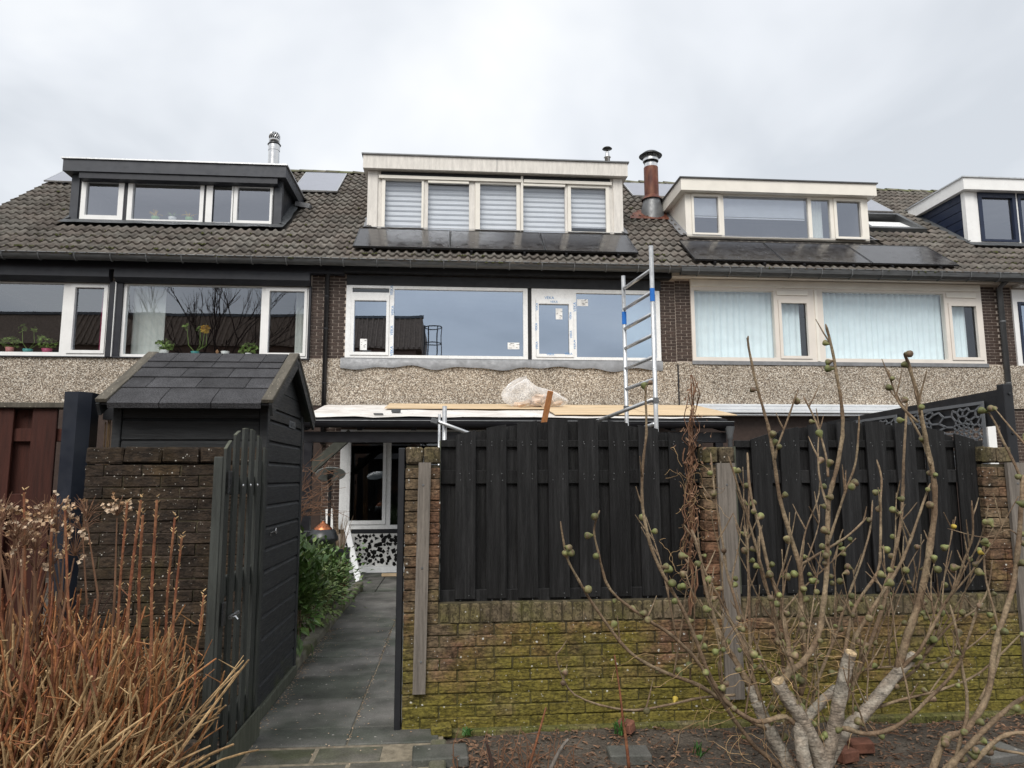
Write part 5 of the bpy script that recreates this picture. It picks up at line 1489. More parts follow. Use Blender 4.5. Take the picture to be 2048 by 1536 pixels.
fy_ = 9.3
fc = at(646, 1058, fy_)
zt2 = fc.z; zg = .0
fp = E('fire_pot', 'black garden stove with a pierced copper lid beside the path', 'stove', (fc.x, fy_, zg))
ob('body', MB().lathe([(.0, zg + .03), (.155, zg + .03), (.16, zg + .3), (.16, zt2 - .16), (.195, zt2 - .135), (.19, zt2 - .10), (.15, zt2 - .01), (.10, zt2)], (fc.x, fy_, 0), 24), 'iron', fp, smooth=True)
ld = ob('lid', MB().lathe([(.115, zt2 - .005), (.11, zt2 + .012), (.06, zt2 + .055), (.018, zt2 + .085), (.012, zt2 + .10), (.0, zt2 + .10)], (fc.x, fy_, 0), 24), 'copper', fp, smooth=True)
for k in range(14):
    a = 6.283 * k / 14
    ob('lid_hole', MB().lathe([(.007, 0), (.0, .002)], (fc.x + .088 * math.cos(a), fy_ + .088 * math.sin(a), zt2 + .032), 6, (math.cos(a) * .6, math.sin(a) * .6, .8)), 'ink_black', ld)
ob('ring', MB().tube([(fc.x + .02 * math.cos(R(a)), fy_, zt2 + .118 + .02 * math.sin(R(a))) for a in range(0, 361, 30)], .004, 5), 'steel', ld)
ob('side_box', MB().box(fc.x - .24, fc.x - .14, fy_ - .06, fy_ + .06, zt2 - .28, zt2 - .02, .006), 'iron', fp)
py_ = 9.75
pc2 = at(681, 1096, py_)
pn = E('tall_planter', 'tapered charcoal planter with dry twigs beside the stove', 'planter', (pc2.x, py_, -.05))
z0, z1 = .02, pc2.z
ob('planter_body', MB().add([(pc2.x + a * (.07 if z == z0 else .115), py_ + b * (.07 if z == z0 else .115), z) for z in (z0, z1) for a, b in ((-1, -1), (1, -1), (1, 1), (-1, 1))] + [(pc2.x + a * .10, py_ + b * .10, z1 - .03) for a, b in ((-1, -1), (1, -1), (1, 1), (-1, 1))], [(0, 1, 5, 4), (1, 2, 6, 5), (2, 3, 7, 6), (3, 0, 4, 7), (4, 5, 9, 8), (5, 6, 10, 9), (6, 7, 11, 10), (7, 4, 8, 11), (8, 9, 10, 11)]), 'planter', pn)
tw = MB(); q = random.Random(21)
for k in range(22):
    a = q.uniform(0, 6.28); r = q.uniform(.05, .2); h = q.uniform(.2, .48)
    tw.tube([(pc2.x + .04 * math.cos(a), py_ + .04 * math.sin(a), z1 - .03), (pc2.x + r * .6 * math.cos(a), py_ + r * .6 * math.sin(a), z1 + h * .6), (pc2.x + r * math.cos(a) + q.uniform(-.04, .04), py_ + r * math.sin(a), z1 + h)], [.004, .003, .0015], 4)
ob('twigs', tw, 'bark_twig', pn, kind='stuff')
a, b = at(718, 1142, 11.9), at(693, 1052, 12.75)
thing('leaning_panel', MB().bar((a.x, a.y, -.04), b, .10, .03, (0, 1, .2), .003), 'film_white', 'white plastic-wrapped frame profile leaning beside the mosaic', 'profile')
a, b = at(664, 1100, 12.2), at(658, 1018, 12.7)
thing('leaning_panel', MB().bar((a.x, a.y, -.04), b, .12, .02, (0, 1, .2), .003), 'mosaic_white', 'pale board leaning on the brick pier behind the stove', 'board')
pw = at(778, 1141, 12.5)
thing('timber_offcut', MB().box(pw.x - .12, pw.x + .35, 12.45, 12.52, -.05, -.005, .004), 'plywood', 'pale timber offcut lying below the mosaic', 'timber')

def leaf_bush(name, label, c, r, n, m, size, seed, stems=8, grp=None):
    t = E(name, label, 'shrub', (c[0], c[1], .03), grp)
    q = random.Random(seed); st = MB(); mb = MB()
    tips = []
    for k in range(stems):
        a = q.uniform(0, 6.28)
        tp = Vector((c[0] + r[0] * q.uniform(.3, .9) * math.cos(a), c[1] + r[1] * q.uniform(.3, .9) * math.sin(a), c[2] + r[2] * q.uniform(-.1, .9)))
        md = Vector(((c[0] * 1.3 + tp.x * .7) / 2, (c[1] * 1.3 + tp.y * .7) / 2, tp.z * .5))
        st.tube([(c[0] + q.uniform(-.05, .05), c[1] + q.uniform(-.05, .05), .0), md, tp], [.008, .006, .003], 5); tips.append((md, tp))
    ob('stem', st, 'bark_twig', t)
    for k in range(n):
        md, tp = q.choice(tips)
        p = md.lerp(tp, q.uniform(.1, 1.1)) + Vector((q.gauss(0, .36) * r[0], q.gauss(0, .36) * r[1], q.gauss(0, .22) * r[2]))
        if p.z < .06: p.z = q.uniform(.06, .15)
        out_ = (p - Vector((c[0], c[1], c[2] * .6))).normalized()
        u = (out_ + Vector((q.uniform(-.7, .7), q.uniform(-.7, .7), q.uniform(-.5, .3)))).normalized()
        v_ = u.cross(Vector((q.uniform(-.3, .3), q.uniform(-.3, .3), 1))).normalized(); nn = v_.cross(u)
        s = size * q.uniform(.6, 1.2)
        mb.add([p, p + u * s * .45 + v_ * s * .27 + nn * s * .08, p + u * s - nn * s * .12, p + u * s * .45 - v_ * s * .27 + nn * s * .08, p + u * s * .5 - nn * s * .02], [(0, 1, 4), (1, 2, 4), (2, 3, 4), (3, 0, 4)])
    ob('foliage', mb, m, t)
    return t
leaf_bush('evergreen_shrub', 'glossy broad-leaved evergreen shrub right beside the shed corner', (-1.36, 6.62, .60), (.20, .34, .48), 800, 'leaf', .12, 1, 12)
leaf_bush('evergreen_shrub', 'paler small-leaved shrub spilling towards the path kerb', (-1.44, 7.75, .46), (.30, .55, .38), 1700, 'leaf_pale', .075, 2, 14)
leaf_bush('evergreen_shrub', 'dark ivy-like shrub at the far end of the bed', (-1.44, 8.8, .40), (.30, .5, .38), 1200, 'leaf', .08, 3, 12)
leaf_bush('dry_shrub', 'small russet dried shrub in front of the planter', (ax(684, 1150, 9.2), 9.2, .30), (.07, .08, .26), 260, 'stem_red', .035, 4, 5)
# bare twiggy shrub beside the shed
ts = E('bare_shrub', 'bare brown twiggy shrub behind the shed corner', 'shrub', (-1.75, 7.6, .0))
tb = MB(); q = random.Random(33)
for k in range(34):
    p = Vector((-1.72 + q.uniform(-.08, .08), 7.6 + q.uniform(-.25, .25), .9)); tip = at(q.uniform(600, 700), q.uniform(895, 1040), 7.6 + q.uniform(-.4, .5))
    p = p + Vector((q.uniform(-.15, .1), 0, q.uniform(0, .45)))
    md = (p + tip) / 2 + Vector((q.uniform(-.12, .05), q.uniform(-.1, .1), q.uniform(-.05, .14)))
    tb.tube(smooth_path([Vector((-1.80, 7.6, .0)), Vector((-1.82, 7.6, .5)), p, md, tip], 3), [.006 - .0045 * i / 12 for i in range(13)], 5)
    for j in range(2):
        e_ = md.lerp(tip, q.uniform(.1, .8)); tb.tube([e_, e_ + Vector((q.uniform(-.16, .16), q.uniform(-.1, .1), q.uniform(-.1, .2)))], [.0035, .0015], 4)
ob('twigs', tb, 'stem_brown', ts)

# ------------------------------------------------------------------ fig shrub in the foreground (stems traced one by one, each at its own depth)
FQ = random.Random(77)
def branch(pix, y0, y1, w0, w1):
    """pix: photo positions from the foot up; y0..y1 depth; w0..w1 width in photo pixels"""
    n = len(pix); pts = []; rad = []
    for i, (a, b) in enumerate(pix):
        t = i / (n - 1); Y_ = y0 + (y1 - y0) * t
        pts.append(at(a, b, Y_))
    sp_ = smooth_path(pts)
    m = len(sp_)
    if w0 < 21: w0 *= .84; w1 *= .84
    rad = [(w0 + (w1 - w0) * (i / (m - 1)) ** .8) / 2 * ((y0 + y1) / 2) / FPX * (1 + .07 * mn.noise(Vector((i * .9, y0 * 50, w0)))) for i in range(m)]
    return sp_, rad
FIG = E('fig_shrub', 'large leafless fig shrub hung with small green figs in front of the fence', 'fig shrub', (1.75, 3.75, -.02))
trunks = [
    ([(1652, 1580), (1639, 1511), (1600, 1433), (1572, 1394), (1556, 1362)], 3.72, 3.66, 34, 25),
    ([(1640, 1575), (1655, 1500), (1670, 1448), (1682, 1386), (1693, 1331), (1702, 1306)], 3.74, 3.62, 32, 23),
    ([(1650, 1560), (1622, 1480), (1611, 1445), (1639, 1409), (1672, 1376)], 3.80, 3.84, 24, 17),
    ([(1650, 1530), (1678, 1476), (1736, 1417), (1787, 1355), (1828, 1310)], 3.78, 3.90, 32, 20),
    ([(1600, 1580), (1576, 1530), (1545, 1472), (1521, 1421), (1500, 1372)], 3.82, 3.95, 30, 22),
    ([(1630, 1585), (1610, 1530), (1600, 1470), (1598, 1440)], 3.66, 3.7, 30, 24),
]
limbs = [
    ([(1562, 1368), (1580, 1333), (1578, 1304), (1572, 1265), (1557, 1195), (1537, 1136), (1520, 1060), (1500, 980), (1495, 905)], 3.66, 3.95, 17, 5),
    ([(1572, 1360), (1582, 1342), (1607, 1323), (1635, 1277), (1646, 1214), (1654, 1136), (1657, 1008), (1673, 939), (1685, 871), (1684, 813), (1676, 768), (1666, 705), (1651, 648)], 3.66, 3.60, 17, 6),
    ([(1795, 1343), (1814, 1273), (1838, 1206), (1853, 1136), (1867, 1042), (1869, 973), (1857, 905), (1843, 837), (1833, 785), (1816, 725), (1808, 706)], 3.88, 3.75, 20, 7),
    ([(1500, 1372), (1470, 1320), (1440, 1270), (1412, 1180), (1400, 1110), (1385, 1060)], 3.95, 4.2, 16, 5),
    ([(1592, 1450), (1575, 1436), (1560, 1434), (1514, 1443), (1467, 1417), (1432, 1374), (1416, 1343), (1393, 1284), (1369, 1226), (1335, 1165), (1306, 1105), (1289, 1040), (1284, 985), (1286, 927), (1293, 865), (1291, 794), (1293, 770)], 3.70, 3.45, 13, 5),
    ([(1580, 1560), (1541, 1519), (1498, 1480), (1436, 1390), (1393, 1320), (1340, 1268), (1293, 1238), (1221, 1180), (1197, 1105), (1188, 1060), (1199, 1021)], 3.85, 3.55, 12, 4),
    ([(1560, 1470), (1500, 1440), (1400, 1372), (1330, 1345), (1258, 1303), (1190, 1214), (1149, 1146), (1132, 1108), (1121, 1043)], 3.90, 3.6, 11, 4),
    ([(1470, 1390), (1400, 1396), (1330, 1411), (1250, 1420), (1150, 1390), (1116, 1330), (1113, 1305)], 3.9, 3.75, 7, 3),
    ([(1670, 1460), (1689, 1456), (1736, 1468), (1795, 1452), (1853, 1402), (1912, 1339), (1935, 1280), (1960, 1200)], 3.72, 3.35, 14, 5),
    ([(1601, 1390), (1610, 1330), (1601, 1230), (1601, 1144), (1580, 1069), (1560, 997), (1550, 932), (1539, 864), (1529, 826), (1512, 765), (1498, 700), (1496, 672)], 3.84, 3.7, 14, 5),
    ([(1690, 1400), (1700, 1380), (1735, 1300), (1768, 1206), (1789, 1110), (1802, 1042), (1806, 973), (1808, 905), (1812, 840), (1814, 800)], 3.9, 4.1, 12, 5),
    ([(1672, 1380), (1690, 1300), (1710, 1213), (1755, 1144), (1761, 1076), (1761, 1008), (1763, 956), (1753, 919)], 3.86, 4.0, 10, 4),
    ([(1612, 1330), (1601, 1150), (1618, 1120), (1690, 1076), (1734, 1035)], 3.8, 3.85, 9, 4),
    ([(1700, 1370), (1705, 1290), (1741, 1223), (1792, 1144), (1816, 1093), (1840, 1025), (1860, 967)], 3.9, 3.8, 12, 5),
    ([(1760, 1400), (1810, 1330), (1840, 1300), (1881, 1223), (1908, 1178), (1929, 1120), (1946, 1069), (1943, 1001)], 3.9, 3.6, 10, 4),
    ([(1656, 953), (1652, 912), (1632, 844), (1606, 792)], 3.64, 3.8, 6, 4),
    ([(1550, 919), (1556, 891), (1580, 826), (1592, 789)], 3.72, 3.65, 6, 4),
    ([(1840, 830), (1840, 796), (1854, 741)], 3.75, 3.7, 6, 4),
    ([(1836, 845), (1805, 815), (1792, 792), (1775, 738)], 3.76, 3.85, 7, 4),
    ([(1862, 930), (1840, 871), (1802, 805)], 3.78, 3.95, 7, 4),
    ([(1502, 1370), (1500, 1300), (1498, 1178), (1495, 1076), (1498, 990), (1494, 905)], 4.0, 4.2, 9, 4),
    ([(1520, 1400), (1500, 1330), (1474, 1213), (1454, 1144), (1444, 1076), (1430, 990), (1421, 905)], 3.9, 4.25, 9, 4),
    ([(1575, 1390), (1560, 1290), (1539, 1196), (1519, 1120), (1502, 1059), (1481, 990), (1457, 912)], 3.9, 3.7, 9, 4),
    ([(1510, 1340), (1480, 1280), (1437, 1192), (1410, 1144), (1382, 1059)], 3.92, 3.9, 8, 4),
    ([(1655, 1090), (1672, 1040), (1690, 985), (1710, 930), (1717, 870), (1718, 832)], 3.62, 3.5, 7, 4),
    ([(1657, 1020), (1640, 960), (1636, 900), (1640, 850)], 3.62, 3.75, 6, 3),
    ([(1620, 1420), (1640, 1350), (1668, 1280), (1690, 1210), (1720, 1130), (1740, 1060), (1745, 1000)], 3.95, 4.3, 8, 4),
    ([(1560, 1440), (1548, 1380), (1530, 1330), (1500, 1260), (1460, 1200)], 3.95, 4.3, 8, 3),
    ([(1740, 1420), (1800, 1400), (1880, 1380), (1960, 1345), (2040, 1270)], 3.9, 3.7, 8, 4),
    ([(1700, 1345), (1760, 1335), (1850, 1330), (1930, 1300), (1990, 1250)], 3.95, 4.1, 7, 3),
    ([(1610, 1440), (1590, 1380), (1575, 1330), (1588, 1290), (1610, 1200), (1600, 1130), (1612, 1060), (1635, 1000), (1640, 960)], 3.9, 4.0, 7, 3),
    ([(1780, 1370), (1830, 1340), (1860, 1290), (1880, 1230), (1905, 1180), (1912, 1140)], 3.9, 4.1, 8, 3),
    ([(1850, 1310), (1900, 1250), (1950, 1220), (1975, 1180), (1985, 1120)], 3.9, 3.9, 7, 3),
]
def shrub_part(root, defs, nm, m, sides):
    res = []
    for (pix, y0, y1, w0, w1) in defs:
        s_, r_ = branch(pix, y0, y1, w0, w1)
        if nm == 'limb':                       # rings and swollen joints along young wood
            for i in range(2, len(r_), 3): r_[i] *= 1.16
            r_[-1] *= .5
        mb = MB().tube(s_, r_, sides)
        rm_ = r_[0]
        mb.v = [tuple(Vector(p) + mn.noise_vector(Vector(p) * 28) * rm_ * .16 + mn.noise_vector(Vector(p) * 75) * rm_ * .07) for p in mb.v]
        ob(nm, mb, m, root, smooth=True)
        res.append((s_, r_))
    return res
tk = shrub_part(FIG, trunks, 'trunk', 'bark_fig', 12)
for k in (0, 1, 3): 
    s_, r_ = tk[k]; d = (s_[-1] - s_[-2]).normalized()
    ob('cut_end', MB().lathe([(r_[-1] * .98, -.002), (r_[-1] * .9, .006), (0, .007)], s_[-1], 14, d), 'cut_wood', FIG)
s_, r_ = tk[1]
# bark stripped off near the sawn top of one trunk
lb = shrub_part(FIG, limbs[:12], 'limb', 'bark_twig', 8) + shrub_part(FIG, limbs[12:], 'limb', 'bark_twig', 7)
# thinner young shoots rising between the traced ones
sh2 = []
for k in range(85):
    s0, r0 = FQ.choice(lb + tk[:5]); i = FQ.randint(len(s0) // 5, int(len(s0) * .5)); p = s0[i]
    if p.x < 1.15 or p.z > 1.1: continue
    d = Vector((FQ.gauss(0, .38) + (p.x - 1.75) * .25, FQ.gauss(0, .22), 1)).normalized(); L_ = min(FQ.uniform(.3, .85), 1.75 - p.z)
    pts = [p]
    for j in range(5):
        d = (d + Vector((FQ.gauss(0, .10), FQ.gauss(0, .06), .06))).normalized(); pts.append(pts[-1] + d * L_ / 5)
        if pts[-1].y > 4.72: pts[-1].y = 4.72
    s_ = smooth_path(pts, 3); r_ = [.0050 * (1 - .55 * i / len(s_)) * (1.2 if i % 3 == 0 else 1) for i in range(len(s_))]
    ob('limb', MB().tube(s_, r_, 6), 'bark_twig', FIG, smooth=True); sh2.append((s_, r_))
lb = lb + sh2
tdm = MB()
for k in range(60):                           # pale dry bindweed tangled round the foot
    p = at(FQ.gauss(1540, 90), FQ.uniform(1250, 1510), FQ.uniform(3.6, 3.95)); d = Vector((FQ.gauss(0, 1), FQ.gauss(0, .3), FQ.gauss(0, 1))).normalized(); pts = [p]
    for j in range(10):
        d = (d + Vector((FQ.gauss(0, .45), FQ.gauss(0, .2), FQ.gauss(-.05, .45)))).normalized(); q1 = pts[-1] + d * .035; q1.z = max(q1.z, .0); pts.append(q1)
    tdm.tube(smooth_path(pts, 2), .0014, 3)
ob('bindweed', tdm, 'stem_tan', FIG, kind='stuff')
# side twigs
twm = MB()
for s_, r_ in lb:
    for k in range(FQ.randint(1, 3)):
        i = FQ.randint(len(s_) // 3, len(s_) - 2); p = s_[i]
        d = Vector((FQ.uniform(-.5, .5), FQ.uniform(-.35, .35), FQ.uniform(.3, 1))).normalized(); L_ = FQ.uniform(.05, .16)
        twm.tube([p, p + d * L_ * .5 + Vector((0, 0, .01)), p + d * L_ + Vector((0, 0, .03))], [.005, .004, .0022], 5)
ob('side_twigs', twm, 'bark_twig', FIG, kind='stuff')
def fig_mesh(k):
    q = random.Random(k); mb = MB()
    prof = [(0, 0), (.10, .02), (.16, .10), (.25, .30), (.42, .52), (.50, .74), (.44, .93), (.25, 1.03), (.08, 1.05), (0, 1.03)]
    mb.lathe([(r * q.uniform(.95, 1.05), h) for r, h in prof], (0, 0, 0), 10)
    return mb
FM = [fig_mesh(k).mesh('fig', MATS['fig'], True) for k in range(3)]; FMY = [fig_mesh(9).mesh('fig', MATS['fig_yellow'], True)]
def hang_figs(root, lb, nmax, seed):
    q = random.Random(seed); cnt = 0
    for s_, r_ in lb:
        ln = sum((s_[i + 1] - s_[i]).length for i in range(len(s_) - 1))
        n = int(ln * q.uniform(3.0, 5.5)) + 1
        for k in range(n):
            if cnt >= nmax: return
            i = int(len(s_) * (q.random() ** .8)); i = min(max(i, 2), len(s_) - 1); p = s_[i]
            if p.z < .12: continue
            d = Vector((q.uniform(-1, 1), q.uniform(-.9, .5), q.uniform(-.35, .7))).normalized()
            size = q.choice((.028, .033, .036, .040, .044))
            o = ob('fig', q.choice(FM) if q.random() < .975 else FMY[0], None, root, p + d * (r_[i] * .6))
            o.rotation_euler = d.to_track_quat('Z', 'Y').to_euler(); o.scale = (size * .95, size * .95, size * 1.12); cnt += 1
hang_figs(FIG, lb, 280, 5)
FIG2 = E('fig_shrub', 'smaller leafless fig shrub at the right edge of the picture', 'fig shrub', (2.6, 3.5, -.02))
l2 = shrub_part(FIG2, [
    ([(1855, 1570), (1889, 1480), (1932, 1460), (1975, 1390), (1990, 1292), (2014, 1214), (2029, 1156), (2040, 1050), (2046, 950)], 3.5, 3.6, 17, 10),
    ([(1900, 1580), (1915, 1500), (1935, 1420), (1925, 1340), (1912, 1260), (1900, 1210)], 3.45, 3.5, 10, 5),
    ([(1880, 1560), (1930, 1500), (1990, 1440), (2040, 1400), (2090, 1380)], 3.45, 3.3, 15, 9),
    ([(1960, 1400), (1990, 1340), (2000, 1280), (1985, 1210), (1970, 1150), (1968, 1090)], 3.55, 3.7, 8, 4),
    ([(2060, 1000), (2030, 930), (2005, 880), (1990, 845), (1975, 822)], 3.6, 3.7, 8, 4),
    ([(2060, 900), (2025, 860), (1992, 820)], 3.5, 3.6, 6, 3),
    ([(1935, 1540), (2000, 1475), (2060, 1465)], 3.4, 3.3, 12, 9),
    ([(1850, 1580), (1940, 1490), (2000, 1500), (2060, 1510)], 3.5, 3.4, 9, 6),
    ([(2050, 1090), (2020, 1060), (1970, 1075), (1895, 1057)], 3.6, 3.7, 4, 2),
], 'limb', 'bark_twig', 8)
hang_figs(FIG2, l2, 26, 8)

# dried climber on the fence
vq = random.Random(15)
vn = E('dried_climber', 'hanging column of dried brown climber on the fence beside the middle pillar', 'climber', (1.57, 4.70, .7))
vm = MB()
for k in range(26):
    z0 = vq.uniform(870, 1180); x0 = 1383 - (z0 - 800) * .02 + vq.gauss(0, 9); pts = []
    x, y = x0, z0
    L_ = vq.uniform(60, 230)
    for j in range(8):
        pts.append(at(x + vq.gauss(0, 5), y, 4.68 + vq.uniform(-.06, .06))); y -= L_ / 8; x += vq.gauss(0, 3)
        x += (1384 - x) * .15
    vm.tube(smooth_path(pts, 2), vq.uniform(.0012, .0045), 4)
pts = [at(1384 + 4 * math.sin(y * .05), y, 4.7) for y in range(1230, 740, -30)]
for k in range(4): vm.tube([p + Vector((vq.gauss(0, .012), vq.gauss(0, .01), 0)) for p in pts], [.007 * (1 - .6 * i / len(pts)) for i in range(len(pts))], 5)
ob('stems', vm, 'stem_brown', vn)
tm = MB()
for k in range(30):                           # loose tendrils
    p = at(1375 + vq.gauss(0, 20), vq.uniform(930, 1180), 4.66); pts = [p]; d = Vector((vq.uniform(-1, 1), vq.uniform(-.3, .1), vq.uniform(-1, 1)))
    for j in range(9):
        d = (d + Vector((vq.gauss(0, .5), vq.gauss(0, .12), vq.gauss(0, .5)))).normalized(); pts.append(pts[-1] + d * .028)
    tm.tube(smooth_path(pts, 2), .0013, 3)
ob('tendrils', tm, 'stem_tan', vn, kind='stuff')
dm2 = MB()
for k in range(150):
    y = vq.uniform(770, 1110); w_ = 5 + 9 * math.exp(-((y - 900) / 120) ** 2)
    p = at(1384 + vq.gauss(0, w_), y, 4.67 + vq.uniform(-.04, .05)); u = Vector((vq.gauss(0, 1), vq.gauss(0, 1), vq.gauss(0, 1.6))).normalized(); v_ = u.orthogonal().normalized(); s = vq.uniform(.008, .024)
    dm2.add([p - u * s, p + v_ * s * .4, p + u * s, p - v_ * s * .4 + u.cross(v_) * s * .3], [(0, 1, 2), (0, 2, 3)])
ob('dry_leaves', dm2, 'litter', vn, kind='stuff')

# ------------------------------------------------------------------ dried hydrangea bush in the left foreground
HQ = random.Random(11)
hy = E('hydrangea_bush', 'bare hydrangea bush with tan and red stems and dried flower heads', 'bush', (-2.05, 3.55, 0))
def stems(n, fbase, ftip, r0, r1, mt, nm, sag=.0, side=0):
    mb = MB(); tips = []
    for k in range(n):
        b = fbase(); t_ = ftip(b)
        m1 = b.lerp(t_, .35) + Vector((HQ.gauss(0, .045), HQ.gauss(0, .04), .04 + sag)); m2 = b.lerp(t_, .7) + Vector((HQ.gauss(0, .04), HQ.gauss(0, .035), .03 + sag))
        f_ = HQ.uniform(.7, 1.3)
        pts = smooth_path([b, m1, m2, t_], 2)
        mb.tube(pts, [(r0 + (r1 - r0) * i / (len(pts) - 1)) * f_ * (1.25 if i % 2 else 1) for i in range(len(pts))], 5)
        tips.append((m2, t_))
        for j in range(side):
            e_ = m1.lerp(t_, HQ.uniform(.1, .95)); L_ = HQ.uniform(.03, .12)
            mb.tube([e_, e_ + Vector((HQ.uniform(-1, 1), HQ.uniform(-.8, .6), HQ.uniform(.1, 1))).normalized() * L_], [r1 * .9, r1 * .5], 4)
    ob(nm, mb, mt, hy, smooth=False, kind='stuff')
    return tips
def bs(x0=-2.75, x1=-1.5, y0=3.25, y1=3.95): return lambda: Vector((HQ.uniform(x0, x1), HQ.uniform(y0, y1), -.02))
def tipf(hmin, hmax, lean=.3):
    def f(b):
        t = (b.x + 2.75) / 1.25
        return b + Vector((HQ.gauss(-.05, .12) + lean * t * HQ.uniform(.2, 1.2), HQ.gauss(-.06, .12), HQ.uniform(hmin, hmax) * (1.05 - .22 * t)))
    return f
stems(420, bs(-2.85, -1.58), tipf(.40, 1.12, .30), .0085, .0042, 'stem_tan', 'old_stems', .0, 2)
stems(420, bs(-2.7, -1.55), tipf(.30, .92, .50), .0065, .0032, 'stem_tan', 'arching_stems', .0, 2)
redt = stems(130, bs(-2.85, -1.6, 3.2, 3.8), tipf(.95, 1.32, .28), .0075, .0042, 'stem_red', 'red_stems', 0, 3)
stems(130, bs(-2.8, -1.6, 3.3, 3.9), tipf(.6, 1.25, .35), .005, .0025, 'stem_dark', 'dark_stems', 0, 2)
stems(380, bs(-2.85, -1.55, 3.2, 3.95), tipf(.25, .75, .45), .0075, .004, 'stem_tan', 'basal_stems', .0, 1)
stems(260, bs(-2.85, -1.55, 3.2, 3.9), tipf(.45, 1.05, .40), .0055, .0028, 'stem_orange', 'orange_stems', .0, 2)
stems(420, bs(-2.05, -1.42, 3.3, 3.95), tipf(.45, 1.2, .16), .0065, .0032, 'stem_orange', 'orange_stems', .0, 2)
stems(260, bs(-2.05, -1.42, 3.3, 3.95), tipf(.4, 1.05, .22), .0065, .0032, 'stem_tan', 'old_stems', .0, 2)
# long pale canes bending to the right near the ground
stems(60, bs(-2.3, -1.7, 3.2, 3.6), lambda b: Vector((HQ.uniform(-1.62, -1.28), HQ.uniform(3.2, 3.75), HQ.uniform(.12, .55))), .008, .004, 'stem_tan', 'low_canes', .05, 1)
# named tall canes of the photograph
cn_ = MB(); bd = MB()
for (a, b, c, d, wd) in ((247, 1330, 282, 1000, 7), (276, 1300, 286, 1030, 7), (300, 1340, 314, 1000, 7), (327, 1330, 350, 1035, 6), (340, 1350, 364, 1075, 6), (230, 1350, 255, 1005, 6), (150, 1400, 130, 1020, 6), (60, 1400, 48, 985, 6), (100, 1380, 105, 1010, 6), (385, 1420, 408, 1190, 5)):
    y_ = HQ.uniform(3.35, 3.8); pts = smooth_path([at(a - 30, 1536, y_), at(a, b, y_), at((a + c) / 2 - 3, (b + d) / 2, y_), at(c, d, y_)], 4)
    cn_.tube(pts, [wd / 2 * y_ / FPX * (1 - .35 * i / len(pts)) for i in range(len(pts))], 6)
    for i in range(4, len(pts)):
        for sgn in (-1, 1):
            for j in range(2):
                p = pts[i] + Vector((HQ.uniform(-.005, .005), 0, HQ.uniform(-.02, .02)))
                bd.tube([p, p + Vector((sgn * .012, HQ.uniform(-.006, .006), .012))], [.004, .0012], 4)
ob('tall_canes', cn_, 'stem_red', hy); ob('buds', bd, 'stem_tan', hy, kind='stuff')
fm_ = MB(); fs_ = MB()
heads = []
for k in range(24):
    px, py = HQ.uniform(-10, 240), HQ.uniform(1005, 1120)
    heads.append((at(px, py, HQ.uniform(3.3, 3.85)), HQ.uniform(.05, .10)))
for c, r in heads:
    fs_.tube([Vector((c.x + HQ.gauss(0, .08), c.y + HQ.gauss(0, .06), 0)), c - Vector((HQ.gauss(0, .04), HQ.gauss(0, .03), .4)), c - Vector((0, 0, .06))], [.006, .005, .003], 4)
    for k in range(26):
        d = Vector((HQ.gauss(0, 1), HQ.gauss(0, 1), HQ.gauss(.3, .8))).normalized()
        p = c + d * r * HQ.uniform(.5, 1.15)
        fs_.tube([c - Vector((0, 0, .05)), c.lerp(p, .55) + Vector((0, 0, -.01)), p], [.0016, .0013, .001], 3)
        if HQ.random() < .24:
            for j in range(HQ.randint(2, 4)):
                u = Vector((HQ.gauss(0, 1), HQ.gauss(0, 1), HQ.gauss(0, 1))).normalized(); v_ = u.orthogonal().normalized(); s = HQ.uniform(.012, .024)
                fm_.add([p, p + u * s * .6 + v_ * s * .5, p + u * s * 1.1, p + u * s * .6 - v_ * s * .5, p + u * s * .6 + u.cross(v_) * s * .25], [(0, 1, 4), (1, 2, 4), (2, 3, 4), (3, 0, 4)])
ob('flower_stalks', fs_, 'stem_brown', hy, kind='stuff'); ob('dried_petals', fm_, 'dry_petal', hy, kind='stuff')

# ------------------------------------------------------------------ bed in the foreground: litter, slabs, bricks, sprouts, sticks
def gh(x, y): return soil_h(x, y)
lm = MB(); q = random.Random(2)
for k in range(5200):
    if k < 1200: x, y = q.uniform(-2.9, -1.36), q.uniform(2.6, 4.8)
    elif k < 1500: x, y = q.gauss(-.02, .10) + .1, q.uniform(3.2, 4.75)
    else: x, y = q.uniform(.0, 4.0), q.uniform(2.9, 4.8)
    if -1.34 < x < -.12: continue
    z = gh(x, y) + .006; a = q.uniform(0, 6.28); s = q.uniform(.006, .022) * (1.4 if k < 1500 else 1)
    u = Vector((math.cos(a), math.sin(a), q.uniform(-.3, .4))); v_ = Vector((-math.sin(a), math.cos(a), q.uniform(-.4, .4)))
    p = Vector((x, y, z + .002))
    lm.add([p - u * s, p + v_ * s * .5 + Vector((0, 0, s * .3)), p + u * s, p - v_ * s * .5 + Vector((0, 0, s * .3))], [(0, 1, 2), (0, 2, 3)])
o = thing('leaf_litter', lm, 'litter', 'scattered dry brown leaf litter on the foreground soil', 'leaf litter'); o['kind'] = 'stuff'
sm_ = MB()
for k in range(700):
    x, y = q.uniform(.0, 4.0), q.uniform(2.9, 4.8); a = q.uniform(0, 6.28); L_ = q.uniform(.03, .16); z = gh(x, y) + .008
    sm_.tube([(x, y, z), (x + L_ * .5 * math.cos(a + .3), y + L_ * .5 * math.sin(a + .3), z + q.uniform(.0, .02)), (x + L_ * math.cos(a), y + L_ * math.sin(a), z + q.uniform(0, .01))], q.uniform(.0012, .003), 3)
o = thing('twig_litter', sm_, 'stem_brown', 'thin pale twigs strewn over the foreground soil', 'twigs'); o['kind'] = 'stuff'
cm = MB()
